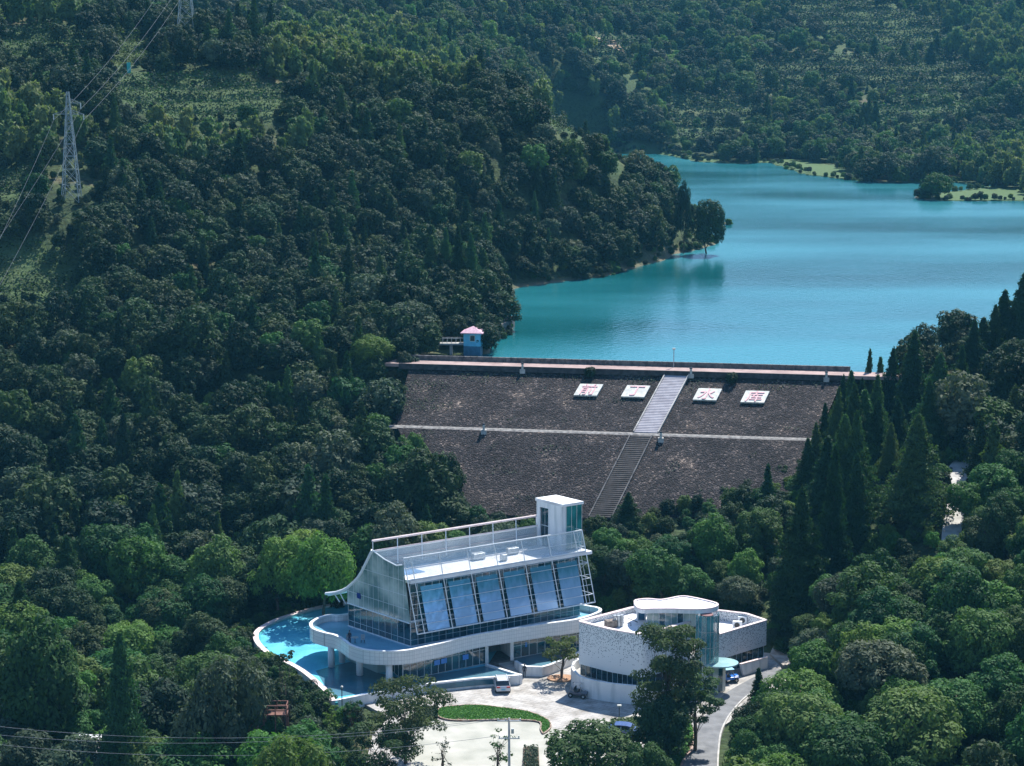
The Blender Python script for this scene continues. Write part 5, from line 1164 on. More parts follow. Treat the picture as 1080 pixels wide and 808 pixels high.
# roof deck
q = MB(); q.prism([tuple(bp_(s, b, 0)[:2]) for s, b in ((.3, .35), (BS + 2.2, .35), (BS + 2.2, 8.0), (.3, 8.0))], 12.35, 12.75); q.build('roof_deck', MAT['white_roof'], glassb)
# dark upright glazing right behind the leaning screen
curtain(glassb, bp_(.2, .32, 0), bp_(BS, .32, 0), ZT, 12.3, 24, [MAT['glass_dark'], MAT['glass_teal']], hz_=(9.2, 10.8), frame_r=.03, name='rear_glass_pane')
# swept end wall
prof = [(0.1, 14.95), (2.3, 14.35), (4.6, 14.75), (6.9, 15.4), (7.8, 14.1), (8.9, 12.4), (10.0, 11.1), (10.9, 10.3), (12.0, 9.5)]
prof = [(1.2, 14.7), (2.3, 14.4), (4.6, 14.75), (6.9, 15.45), (7.35, 14.8), (7.8, 14.1), (8.4, 13.2), (8.9, 12.45), (9.8, 11.3), (10.7, 10.5), (12.0, 9.5)]
lo_ = [(12.0, 7.55), (0.0, 7.5)]
fl = 1.15    # lean of the front edge
ew = [bp_(-.15, b, z) for b, z in prof + lo_] 
q = MB(); ew2 = [bp_(0, b, z) for b, z in prof + lo_]; n = len(ew)
q.add(ew + ew2, [tuple(range(n)), tuple(range(2 * n - 1, n - 1, -1))] + [(i, i + n, (i + 1) % n + n, (i + 1) % n) for i in range(n)]); end = q.build('swept_end_wall', MAT['glass_silver'], glassb)
def top_at(b):
    for (b0, z0), (b1, z1) in zip(prof[:-1], prof[1:]):
        if b0 <= b <= b1: return z0 + (z1 - z0) * (b - b0) / (b1 - b0)
    return 14.8 - 0 if b > 1 else 7.5 + (14.7 - 7.5) * b / 1.2
q = MB()
for k in range(1, 13):
    b = k * .97; q.bar(bp_(-.2, b, 7.5), bp_(-.2, b, top_at(b)), .035)
for z in (9.2, 10.9, 12.7):
    bmax = max(b for b in np.arange(1.2, 12.0, .1) if top_at(b) >= z); q.bar(bp_(-.2, (z - 7.5) / 7.2 * 1.2, z), bp_(-.2, bmax, z), .04)
q.build('glazing_bar', MAT['white_metal'], end)
q = MB(); pts = [bp_(-.18, b, z) for b, z in prof]; q.tube(pts[3:] + [bp_(-.18, 12.9, 9.0), bp_(-.18, 14.2, 8.45), bp_(-.18, 16.3, 7.85)], .2, 6); q.tube(pts[:4], .09, 6); q.tube([bp_(-.18, 0, 7.5), bp_(-.18, 12, 7.55)], .09, 6); q.build('edge_trim', MAT['white_metal'], end)
q = MB(); c = bp_(-.25, 9.6, 9.0); q.slab(c - B_ * .35 - Vector((0, 0, .35)), c + B_ * .35 - Vector((0, 0, .35)), c + B_ * .35 + Vector((0, 0, .35)), c - B_ * .35 + Vector((0, 0, .35)), .06); q.build('blue_window', noise_mat('deep_blue_pane', (.01, .03, .16), (.02, .05, .22), 1, .2), end)
# the curved roof behind it, running the length of the building, down to the eaves
cv = prof[3:] + [(12.9, 9.0), (14.2, 8.45), (16.3, 7.75)]
q = MB(); vs_ = []; n = len(cv)
for s in (0.02, BS + 1): vs_ += [bp_(s, b, z) for b, z in cv] + [bp_(s, b - .1, z - .22) for b, z in cv]
fs_ = []
for i in range(n - 1): fs_ += [(i, i + 1, i + 1 + 2 * n, i + 2 * n), (i + n, i + n + 2 * n, i + 1 + n + 2 * n, i + 1 + n)]
for base_ in (0, 2 * n): fs_ += [(base_ + i, base_ + i + n, base_ + i + n + 1, base_ + i + 1) for i in range(n - 1)]
fs_ += [(0, n, 3 * n, 2 * n), (n - 1, 3 * n - 1, 4 * n - 1, 2 * n - 1)]
q.add(vs_, fs_); q.build('curved_roof', MAT['white_metal'], glassb)
for b in (13.6, 14.8): q = MB(); q.bar(bp_(-.1, b, 8.3 if b > 14 else 8.6), bp_(-.1, b - 1.2, 7.3), .1); q.build('eaves_strut', MAT['white_metal'], glassb)
# rear roof parapet (glass with rails) and the slanting top rail
q = MB(); q.slab(bp_(.2, 6.75, 12.75), bp_(BS, 6.75, 12.75), bp_(BS, 6.85, 15.2), bp_(.2, 6.85, 15.2), .08); rp = q.build('rear_parapet', MAT['glass_clear'], glassb)
q = MB()
for z, r in ((13.6, .04), (14.3, .04), (15.45, .10)): q.bar(bp_(.1, 6.65, z), bp_(BS - .3, 6.65, z), r)
q.build('rail', MAT['pink_cap'], rp)
q = MB(); q.tube([bp_(-.2, 6.9, 16.65), bp_(BS - .6, 7.0, 16.65)], .15, 8); q.build('top_rail', MAT['pink_cap'], glassb)
for k in range(8):
    s = -.1 + k * 3.5; q = MB(); q.bar(bp_(s if k == 0 else s - .7, 6.9 if k == 0 else 5.9, 15.3 if k == 0 else 13.6), bp_(s, 6.9, 16.65), .11)
    q.build('rail_post', MAT['white_metal'], glassb)
q = MB(); q.slab(bp_(.6, 3.0, 12.78), bp_(4.4, 3.0, 12.78), bp_(4.4, 5.0, 12.78), bp_(.6, 5.6, 12.78), .05); q.build('skylight', MAT['glass_blue'], glassb)
for s, b, w_, d_ in ((13.5, 4.8, 1.7, .9), (18.5, 4.6, 1.6, .7), (15.4, 2.4, .8, .6)):
    c = bp_(s, b, 13.2); q = MB(); q.box((c.x, c.y, c.z), (w_, d_, .8), atan2(U_.y, U_.x)); q.build('roof_unit', MAT['grey_metal'], glassb, bevel=.04)

# ---- the leaning screen: bays of blue glass between white mullions
SB0, SZ0, SB1, SZ1 = -1.15, 6.35, 1.3, 15.5
def sp(s, z, off=0.0):
    t = (z - SZ0) / (SZ1 - SZ0); return bp_(s, SB0 + (SB1 - SB0) * t - off, z)
mull = [.0, 1.0, 5.0, 9.0, 13.0, 17.0, 21.0, 25.0, 26.3]
for k in range(1, 7):
    s0, s1 = mull[k], mull[k + 1]; g0_, g1_ = s0 + .62, s1 - .28
    for (z0, z1, mm) in ((6.45, 12.75, 'screen_glass'),):
        q = MB(); q.slab(sp(g0_, z0), sp(g1_, z0), sp(g1_, z1), sp(g0_, z1), .04); q.build('screen_pane', MAT[mm], glassb)
for k in range(8):
    s0, s1 = mull[k], mull[k + 1]
    q = MB(); q.slab(sp(s0, 12.95), sp(s1, 12.95), sp(s1, 15.4), sp(s0, 15.4), .03); q.build('rail_glass', MAT['glass_clear'], glassb)
for k, s in enumerate(mull):
    q = MB(); w_ = .12 if k in (0, 8) else .10; q.bar(sp(s, 6.3, .12), sp(s, 15.55, .12), w_); q.build('mullion', MAT['white_metal'], glassb)
for z, w_ in ((6.35, .13), (15.5, .13), (12.85, .14), (11.3, .045), (9.9, .045), (8.6, .045), (7.4, .045), (14.1, .03)):
    q = MB(); q.bar(sp(0, z, .1), sp(26.3, z, .1), w_); q.build('transom', MAT['white_metal'], glassb)
# open end frame reaching back from the right end of the screen
q = MB()
for z in (7.4, 9.4, 11.4, 13.4, 15.5):
    q.bar(sp(26.3, z), bp_(26.3, 2.4, z), .06)
    q.bar(sp(25.0, z), sp(26.3, z), .06)
q.bar(bp_(26.3, 2.4, 7.4), bp_(26.3, 2.4, 15.5), .07); q.bar(sp(25.6, 6.4), sp(25.6, 15.5), .05); q.bar(sp(26.3, 11.4), bp_(26.3, 2.4, 9.4), .05); q.bar(sp(26.3, 15.4), bp_(26.3, 2.4, 13.4), .05)
q.build('end_frame', MAT['white_metal'], glassb)
curtain(glassb, bp_(BS, 0.1, 0), bp_(BS, 11.5, 0), ZL, 12.3, 8, MAT['glass_teal'], hz_=(7.6, 10), name='side_pane', mull='side_frame')
q = MB(); q.prism([tuple(bp_(s, b, 0)[:2]) for s, b in ((.2, 11.6), (BS, 11.6), (BS, 11.9), (.2, 11.9))], 4.5, 9.4); q.build('rear_wall', MAT['white'], glassb)
# lift tower on the roof
ts0, ts1, tb0, tb1 = 24.3, 27.2, 2.3, 6.9; tz0, tz1 = 12.78, 18.7
q = MB()
cor = [(ts0, tb0), (ts1, tb0), (ts1, tb1), (ts0, tb1)]
q.prism([tuple(bp_(s - .25 if s == ts0 else s + .1, b - .25 if b == tb0 else b + .2, 0)[:2]) for s, b in cor], tz1, tz1 + .35); tw = q.build('tower_roof', MAT['white_roof'], glassb)
def wallpc(s0, b0, s1, b1, z0, z1, t=.25): q.slab(bp_(s0, b0, z0), bp_(s1, b1, z0), bp_(s1, b1, z1), bp_(s0, b0, z1), t)
q = MB(); wallpc(ts0, tb1, ts0, 6.3, tz0, tz1); wallpc(ts0, 4.75, ts0, tb0, tz0, tz1); wallpc(ts0, 6.3, ts0, 4.75, 18.0, tz1)
wallpc(ts0, tb1, ts1, tb1, tz0, tz1, -.2); wallpc(ts1, tb1, ts1, 5.5, tz0, tz1, -.2); wallpc(ts0 + .02, tb0, ts0 + .45, tb0, tz0, tz1, -.2); q.build('tower_wall', MAT['white'], glassb)
q = MB(); wallpc(ts0 + .1, 6.25, ts0 + .1, 4.8, tz0, 18.0, .05); tg = q.build('tower_window', MAT['glass_dark'], glassb)
q = MB(); q.bar(bp_(ts0 - .08, 6.3, 15.6), bp_(ts0 - .08, 4.75, 15.6), .05); q.bar(bp_(ts0 - .08, 5.5, tz0), bp_(ts0 - .08, 5.5, 18.0), .03); q.build('frame', MAT['white_metal'], tg)
q = MB(); wallpc(ts0 + .5, tb0 + .05, ts1, tb0 + .05, tz0 + .1, tz1, -.05); wallpc(ts1, tb0, ts1, 5.4, tz0 + .1, tz1, -.05); tg = q.build('tower_window', glass_mat('green_tower_glass', (.01, .12, .12), (.03, .22, .22)), glassb)
q = MB()
for s in (ts0 + .5, ts0 + 1.3, ts0 + 2.1, ts1): q.bar(bp_(s, tb0 - .05, tz0), bp_(s, tb0 - .05, tz1), .035)
q.bar(bp_(ts0 + .5, tb0 - .05, 14.9), bp_(ts1, tb0 - .05, 14.9), .05); q.build('frame', MAT['white_metal'], tg)
q = MB(); q.add([bp_(ts0 - .1, 6.9, 12.8), bp_(ts0 - .1, 7.0, 16.6), bp_(ts0 - .1, 6.6, 16.6), bp_(ts0 - .1, 5.9, 12.8), bp_(ts0 - .25, 6.9, 12.8), bp_(ts0 - .25, 7.0, 16.6), bp_(ts0 - .25, 6.6, 16.6), bp_(ts0 - .25, 5.9, 12.8)], [(0, 1, 2, 3), (7, 6, 5, 4), (0, 4, 5, 1), (1, 5, 6, 2), (2, 6, 7, 3), (3, 7, 4, 0)]); q.build('tower_fin', MAT['white_metal'], glassb)

# ================================================================ the white perforated house
def perf_mat(z0=4.0, z1=7.8):
    m, nt, b = new_mat('perforated_white_panel'); co = coord(nt); s = nt.nodes.new('ShaderNodeSeparateXYZ'); nt.links.new(co, s.inputs[0])
    # panel coordinates: along the wall and up
    ad = nt.nodes.new('ShaderNodeMath'); ad.operation = 'SUBTRACT'; nt.links.new(s.outputs[0], ad.inputs[0]); mu = nt.nodes.new('ShaderNodeMath'); mu.operation = 'MULTIPLY'; mu.inputs[1].default_value = .8; nt.links.new(s.outputs[1], mu.inputs[0]); nt.links.new(mu.outputs[0], ad.inputs[1])
    cx = nt.nodes.new('ShaderNodeCombineXYZ'); nt.links.new(s.outputs[0], cx.inputs[0]); nt.links.new(s.outputs[1], cx.inputs[1]); nt.links.new(s.outputs[2], cx.inputs[2])
    vo = nt.nodes.new('ShaderNodeTexVoronoi'); vo.inputs['Scale'].default_value = 6.2; vo.inputs['Randomness'].default_value = .85; nt.links.new(cx.outputs[0], vo.inputs['Vector'])
    sc_ = nt.nodes.new('ShaderNodeSeparateColor'); nt.links.new(vo.outputs['Color'], sc_.inputs[0])
    # holes get rarer and smaller towards the bottom of the panels
    zr = nt.nodes.new('ShaderNodeMapRange'); zr.inputs['From Min'].default_value = z0; zr.inputs['From Max'].default_value = z1; nt.links.new(s.outputs[2], zr.inputs[0])
    lt = nt.nodes.new('ShaderNodeMath'); lt.operation = 'LESS_THAN'; nt.links.new(sc_.outputs[0], lt.inputs[0]); nt.links.new(zr.outputs[0], lt.inputs[1])
    ld = nt.nodes.new('ShaderNodeMath'); ld.operation = 'LESS_THAN'; ld.inputs[1].default_value = .40; nt.links.new(vo.outputs['Distance'], ld.inputs[0])
    an = nt.nodes.new('ShaderNodeMath'); an.operation = 'MULTIPLY'; nt.links.new(lt.outputs[0], an.inputs[0]); nt.links.new(ld.outputs[0], an.inputs[1])
    mx = nt.nodes.new('ShaderNodeMixRGB'); mx.inputs[1].default_value = (.68, .70, .71, 1); mx.inputs[2].default_value = (.13, .17, .21, 1); nt.links.new(an.outputs[0], mx.inputs[0])
    nt.links.new(mx.outputs[0], b.inputs['Base Color']); b.inputs['Roughness'].default_value = .5
    return m
MAT['perf'] = perf_mat()
wh = thing('white_house', 'low white house with perforated upper walls, curved apron wall and round glass tower', 'building', (20, 242, 0))
def rounded(poly, r, n=4):
    out = []; m_ = len(poly)
    for i in range(m_):
        a_, b_, c_ = Vector(poly[i - 1]), Vector(poly[i]), Vector(poly[(i + 1) % m_]); p0 = b_ + (a_ - b_).normalized() * r; p1 = b_ + (c_ - b_).normalized() * r
        for k in range(n + 1):
            t = k / n; v = p0 * (1 - t) ** 2 + b_ * 2 * t * (1 - t) + p1 * t * t; out.append((v.x, v.y))
    return out
A1, A2, A3, A4 = [tuple(G(*p)[:2]) for p in ((608.5, 655.7, 8.3), (679.5, 670.5, 8.3), (731, 655.5, 8.3), (669, 640, 8.3))]
mid_ = tuple(G(643, 664.4, 8.3)[:2])
volA = rounded([A1, mid_, A2, A3, A4], .7)
sa = 1 if poly_dist(*offset_path(volA, .3, True)[2], volA) < 0 else -1
q = MB(); q.strip(volA, 3.0, 8.3, sa * .35, True); up = q.build('perforated_wall', MAT['perf'], wh)
q = MB(); q.strip(offset_path(volA, -sa * .05, True), 8.3, 8.42, sa * .5, True); q.build('coping', MAT['pink_cap'], up)
q = MB(); q.prism(offset_path(volA, sa * .34, True), 3.05, 3.4); q.build('floor_slab', MAT['white'], wh)
q = MB(); q.prism(offset_path(volA, sa * .36, True), 7.3, 7.75); q.build('roof_deck', MAT['white_roof'], wh)
B1, B2 = tuple(G(757, 670, 5.6)[:2]), tuple(G(809.5, 654.4, 5.6)[:2]); B3 = tuple(G(757.6, 643.5, 5.6)[:2])
B2b = (B2[0] - .0, B2[1]); B3 = (B3[0], B3[1])
B1x = (B1[0] - .5, B1[1] + 2.9); B3x = (B3[0] - 1.6, B3[1] - 1.2)
volB = rounded([B1x, B1, B2b, (B2[0] - 2.3, B2[1] + 3.0), B3, B3x], .25)
sb = 1 if poly_dist(*offset_path(volB, .2, True)[2], volB) < 0 else -1
q = MB(); q.strip(volB, 2.35, 5.6, sb * .3, True); up = q.build('perforated_wall', perf_mat(2.2, 5.4), wh)
q = MB(); q.strip(offset_path(volB, -sb * .04, True), 5.6, 5.7, sb * .42, True); q.build('coping', MAT['pink_cap'], up)
q = MB(); q.prism(offset_path(volB, sb * .31, True), 2.4, 2.6); q.build('floor_slab', MAT['white'], wh)
q = MB(); q.prism(offset_path(volB, sb * .31, True), 4.0, 4.35); q.build('roof_deck', MAT['white_roof'], wh)
# ground-floor glazing
gi_ = offset_path([A1, mid_, A2, A3], (.8 if poly_dist(*offset_path([A1, mid_, A2, A3], .3)[1], volA) < 0 else -.8))
curtain(wh, gi_[0], gi_[1], 1.3, 3.05, 6, GT, hz_=(), frame_r=.05); curtain(wh, gi_[1], gi_[2], 1.3, 3.05, 6, GT, frame_r=.05); curtain(wh, gi_[2], gi_[3], .1, 3.05, 7, GT, frame_r=.05)
_m = ((B1[0] + B2[0]) / 2, (B1[1] + B2[1]) / 2); _o = offset_path([B1, _m, B2], .5)[1]; gb = offset_path([B1, B2], .6 if float(poly_dist(_o[0], _o[1], volB)) < 0 else -.6)
curtain(wh, gb[0], gb[1], .1, 2.4, 9, GT, frame_r=.05)
q = MB(); q.prism([(A1[0] + 1.6, A1[1] + .6), (A2[0], A2[1] + 3), (A3[0] - .8, A3[1] + .6), (A3[0] + 1, A3[1] + 3), (A4[0], A4[1] - 1)], .0, 3.0); q.build('inner_core', dk, wh)
# curved apron wall
ap_px = [(611, 693.5), (604.5, 697.5), (602.6, 704), (612, 713.8), (637.8, 719.8), (663.7, 722.8), (684.4, 724.2), (700, 722), (716, 716)]
ap = smooth_path(gp(ap_px, 2.35), 5); s_ap = 1 if poly_dist(*offset_path(ap, 1)[18], ap + [A3, A4]) < 0 else -1
q = MB(); q.strip(ap, -.2, 2.35, s_ap * .35); q.build('apron_wall', MAT['white'], wh)
q = MB(); ai = offset_path(ap, s_ap * .35); q.prism(ai + [(A3[0] - 1, A3[1] + 1), (A1[0] + 1, A1[1] + 2)], .9, 1.25); q.build('terrace_floor', MAT['concrete'], wh)
# glass stair tower: a rounded prow of tall panes
MAT['glass_tower'] = glass_mat('pale_teal_tower_glass', (.05, .24, .28), (.14, .40, .44), .07, alpha=.62)
ctr = G(744, 643, 9.2); cc_ = Vector((23.75, 242.2, 0)); cc_.x = G(745.5, 650, 9.2).x
for k in range(9):
    a0 = R(-158 + k * 20); a1 = R(-158 + (k + 1) * 20); r = 1.45
    p = (cc_.x + r * cos(a0), cc_.y + r * sin(a0)); p2 = (cc_.x + r * cos(a1), cc_.y + r * sin(a1))
    q = MB(); q.slab((*p, 3.6), (*p2, 3.6), (*p2, 9.6), (*p, 9.6), .05); pn = q.build('tower_pane', MAT['glass_tower'], wh)
    po_ = (cc_.x + 1.5 * cos(a0), cc_.y + 1.5 * sin(a0)); pq_ = (cc_.x + 1.5 * cos(a1), cc_.y + 1.5 * sin(a1)); q = MB(); q.bar((*po_, 3.6), (*po_, 9.6), .06)
    for z in (3.6, 5.6, 7.6): q.bar((*po_, z), (*pq_, z), .05)
    q.build('frame', MAT['grey_metal'], pn)
q = MB(); q.tube([(cc_.x, cc_.y, .1), (cc_.x, cc_.y, 9.5)], .8, 12); q.build('stair_core', noise_mat('brown_stair_core', (.12, .05, .05), (.22, .10, .10), 1, .7), wh)
for k in range(8):
    a0 = R(-165 + k * 17); a1 = R(-165 + (k + 1) * 17); r = 2.3
    p = (cc_.x + .3 + r * cos(a0), cc_.y + .5 + r * sin(a0)); p2 = (cc_.x + .3 + r * cos(a1), cc_.y + .5 + r * sin(a1))
    q = MB(); q.slab((*p, .05), (*p2, .05), (*p2, 3.4), (*p, 3.4), .05); pn = q.build('porch_pane', [MAT['glass_teal'], MAT['glass_silver']][k % 2], wh); q = MB(); q.bar((*p, .05), (*p, 3.4), .06); q.bar((*p, 3.35), (*p2, 3.35), .07); q.build('frame', MAT['white_metal'], pn)
q = MB(); pc = (cc_.x + 1.6, cc_.y - .5); q.prism([(pc[0] + 2.3 * cos(a), pc[1] + 1.9 * sin(a)) for a in np.linspace(0, 2 * pi, 22)[:-1]], 3.42, 3.58); q.build('glass_canopy', glass_mat('pale_canopy_glass', (.30, .50, .50), (.40, .60, .58), .1, alpha=.85), wh)
# swept roof plate over the stair and its clerestory
dz = 10.0
dpx = [(670, 633.5), (668.6, 637), (671, 641), (677, 643.3), (690, 643), (710, 643), (728, 643.6), (741.5, 643.4), (752, 642), (757.8, 639.3), (755, 636.3), (740, 632.5), (725, 629.6), (716, 629.6), (706, 631.6), (696, 633), (683, 632)]
dsk = smooth_path([tuple(G(x, y, dz)[:2]) for x, y in dpx], 3, True)
q = MB(); q.prism(dsk, dz - .45, dz); rp_ = q.build('roof_plate', MAT['white'], wh)
sd = 1 if poly_dist(*offset_path(dsk, .2, True)[3], dsk) < 0 else -1
q = MB(); q.strip(dsk, dz, dz + .16, sd * .25, True); q.build('rim', MAT['pink_cap'], rp_)
q = MB(); q.add([(x, y, dz + .02) for x, y in offset_path(dsk, sd * .24, True)], [tuple(range(len(dsk)))]); q.build('roof_surface', MAT['white_roof'], rp_)
cl = offset_path(dsk, sd * .55, True)
cA = tuple(G(683, 643, dz)[:2]); cB = tuple(G(734, 643.5, dz)[:2])
curtain(wh, (cA[0], cA[1] + .7), (cB[0], cB[1] + .6), 7.76, dz - .45, 8, [MAT['glass_silver'], MAT['glass_silver'], MAT['glass_teal']], frame_r=.04, name='clerestory_pane')
p0 = (cA[0], cA[1] + .9); q = MB(); q.prism([p0, (cB[0], cB[1] + .9), (cB[0] + 1, cB[1] + 5), (p0[0] + 1, p0[1] + 5)], 7.76, dz - .46); q.build('penthouse_core', MAT['white'], wh)
c = G(676.5, 654.5, 7.76); q = MB(); q.box((c.x, c.y + .6, 8.6), (1.15, .9, 1.75)); q.build('door_frame', MAT['white'], wh)
q = MB(); q.box((c.x, c.y + .13, 8.55), (.75, .06, 1.5)); q.build('door', noise_mat('deep_blue_door', (.01, .07, .14), (.02, .10, .2), 1, .3), wh)
# low slanted wall pieces in front of the right wing
for (x0, y0, x1, y1, xb, yb, lab) in ((779.5, 700.5, 808, 692.8, 781, 711.5, 0), (743, 717.5, 761, 713, 747, 727, 1)):
    p = G(x0, y0, 1.5); r_ = G(x1, y1, 1.5); q = MB(); dd = (r_ - p).normalized()
    q.slab((p.x + .4, p.y, 0), (r_.x, r_.y, 0), (r_.x, r_.y, 1.5), (p.x, p.y, 1.5), .3); o = q.build('screen_wall', MAT['white'], wh)
    q = MB(); q.slab((p.x, p.y - .02, 1.5), (r_.x, r_.y - .02, 1.5), (r_.x, r_.y - .02, 1.6), (p.x, p.y - .02, 1.6), .34); q.build('coping', MAT['pink_cap'], o)
# roof machinery
def ac(x, y, z, rz, lab, sc=1.0):
    t = thing('air_conditioner', lab, 'air conditioner', (x, y, z), rz); q = MB(); q.box((0, 0, .4 * sc), (.95 * sc, .4 * sc, .75 * sc)); q.build('casing', MAT['white_metal'], t, local=True, bevel=.03)
    q = MB(); q.tube([(0.0, -.2 * sc, .4 * sc), (0.0, -.24 * sc, .4 * sc)], .28 * sc, 16); q.build('fan_grille', MAT['black_metal'], t, local=True)
for px, py, lab in ((777.5, 662.5, 'air conditioner on the right wing roof, the lower one in front'), (783, 657.5, 'air conditioner on the right wing roof, the one behind and higher')):
    g = G(px, py, 4.4); ac(g.x, g.y, 4.36, -.2, lab, 1.25)
t = thing('roof_machine', 'brown and steel cooling unit with pipes on the white roof', 'roof unit', tuple(G(650, 661, 7.75)))
g = G(644, 661.5, 7.75); q = MB(); q.box((g.x, g.y, 8.2), (1.3, 1.0, .9), .4); q.build('brown_box', noise_mat('rusty_casing', (.10, .08, .06), (.24, .20, .17), 3, .8), t)
for k, (px, py) in enumerate(((648.5, 661), (652.5, 661), (656, 660.5))):
    g = G(px, py, 7.75); q = MB(); q.tube([(g.x, g.y, 7.75), (g.x, g.y, 9.2)], .2 + .03 * (k == 1), 10); q.build('steel_cylinder', MAT['grey_metal'], t, smooth=False)
g = G(660, 659, 7.75); q = MB(); q.tube([(g.x - 1, g.y, 8.6), (g.x + .2, g.y + .1, 8.6), (g.x + 1.5, g.y + .6, 7.9)], .05, 6); q.tube([(g.x - 1, g.y - .3, 8.1), (g.x + .6, g.y - .4, 8.1), (g.x + .6, g.y - .4, 7.75)], .05, 6); q.build('pipe', MAT['black_metal'], t)
# ================================================================ vehicles
MAT['tyre'] = noise_mat('tyre_rubber', (.012, .012, .012), (.03, .03, .03), 4, .85)
MAT['car_glass'] = glass_mat('car_glass', (.01, .015, .02), (.02, .03, .04), .04)
def paint(name, c): return noise_mat(name, c, tuple(min(1, x * 1.12) for x in c), 1, .28, coat=.8, spec=.5)
def car(label, loc, rz, pm, L=4.6, Wd=1.85, H=1.65, suv=True):
    t = thing('parked_car', label, 'car', loc, rz); hw = Wd / 2
    # body sections along x (nose at +x): x, half width, bottom z, waist z
    sec = [(-L / 2, .80, .42, .78), (-L / 2 + .12, .93, .32, .98), (-L / 2 + .9, 1.0, .26, 1.02), (0, 1.0, .24, 1.0), (L / 2 - 1.3, 1.0, .26, .98), (L / 2 - .5, .96, .30, .88), (L / 2 - .1, .86, .36, .76), (L / 2, .72, .44, .62)]
    q = MB(); vs = []
    for x, w_, zb, zt in sec:
        w_ *= hw; vs += [(x, -w_ * .94, zb), (x, -w_, zb + .18), (x, -w_, zt - .14), (x, -w_ * .90, zt), (x, w_ * .90, zt), (x, w_, zt - .14), (x, w_, zb + .18), (x, w_ * .94, zb)]
    fs = [(i * 8 + k, (i + 1) * 8 + k, (i + 1) * 8 + (k + 1) % 8, i * 8 + (k + 1) % 8) for i in range(len(sec) - 1) for k in range(8)] + [tuple(range(7, -1, -1)), tuple(range((len(sec) - 1) * 8, len(sec) * 8))]
    q.add(vs, fs); q.build('body', pm, t, local=True, bevel=.03)
    xr = -L / 2 + .18 if suv else -L / 2 + .75
    cab = [(xr, .86, 1.0), (xr + .42, .74, H - .06), (xr + 1.0, .74, H), (.35, .74, H - .02), (.95 if suv else .8, .70, H - .14), (L / 2 - 1.25, .82, .97)]
    q = MB(); vs = []
    for x, w_, z in cab: vs += [(x, -w_ * hw, z), (x, w_ * hw, z), (x, -.90 * hw, .95), (x, .90 * hw, .95)]
    fs = []
    for i in range(len(cab) - 1): a_ = i * 4; b_ = a_ + 4; fs += [(a_, b_, b_ + 1, a_ + 1), (a_, a_ + 2, b_ + 2, b_), (a_ + 1, b_ + 1, b_ + 3, a_ + 3)]
    q.add(vs, fs); q.build('window_glass', MAT['car_glass'], t, local=True)
    q = MB(); vs = [(x, s_ * w_ * hw * 1.0, z + dz_) for x, w_, z in cab[1:5] for s_ in (-1, 1) for dz_ in (.0, .05)]
    fs = []
    for i in range(3): a_ = i * 4; b_ = a_ + 4; fs += [(a_ + 1, b_ + 1, b_ + 3, a_ + 3), (a_, a_ + 1, b_ + 1, b_), (a_ + 2, b_ + 2, b_ + 3, a_ + 3)]
    fs += [(0, 2, 3, 1), (12, 13, 15, 14)]; q.add(vs, fs); q.build('roof', pm, t, local=True)
    for s_ in (-1, 1):
        if suv: q = MB(); q.bar((xr + .6, s_ * .68 * hw, H + .09), (.5, s_ * .68 * hw, H + .09), .05); q.build('roof_rail', MAT['white_metal'], t, local=True)
        q = MB()
        for x in (-.35, xr + 1.25): q.bar((x, s_ * .905 * hw, .96), (x, s_ * .76 * hw, H - .02), .07)
        q.build('window_pillar', pm, t, local=True)
        q = MB(); q.box((.85, s_ * (hw + .1), 1.02), (.2, .2, .14)); q.build('mirror', pm, t, local=True, bevel=.03)
        for x in (-L / 2 + .85, L / 2 - .9):
            q = MB(); q.tube([(x, s_ * (hw - .22), .33), (x, s_ * (hw + .01), .33)], .33, 18); w_ = q.build('wheel', MAT['tyre'], t, local=True)
            q = MB(); q.tube([(x, s_ * (hw - .02), .33), (x, s_ * (hw + .025), .33)], .2, 12); q.build('rim', MAT['grey_metal'], w_, local=True)
        q = MB(); q.box((-L / 2 + .02, s_ * .66 * hw, .88), (.1, .42, .16)); q.build('tail_light', noise_mat('tail_light_red', (.35, .02, .02), (.5, .04, .03), 2, .3), t, local=True)
        q = MB(); q.box((L / 2 - .12, s_ * .6 * hw, .68), (.16, .36, .13)); q.build('headlight', MAT['white_metal'], t, local=True)
    q = MB(); q.box((-L / 2 - .03, 0, .60), (.04, .5, .13)); q.build('number_plate', MAT['hut_blue'], t, local=True)
    return t
g = G(529, 731, 0); car('white car with roof rails parked beside the pool prow', (g.x, g.y + 1.7, .01), R(96), paint('white_car_paint', (.50, .53, .56)), L=4.4, H=1.55)
g = G(659, 778, 0); car('dark blue car half hidden behind the dense round tree', (g.x, g.y + .5, .02), R(-12), paint('navy_car_paint', (.05, .10, .26)), H=1.45, suv=False)
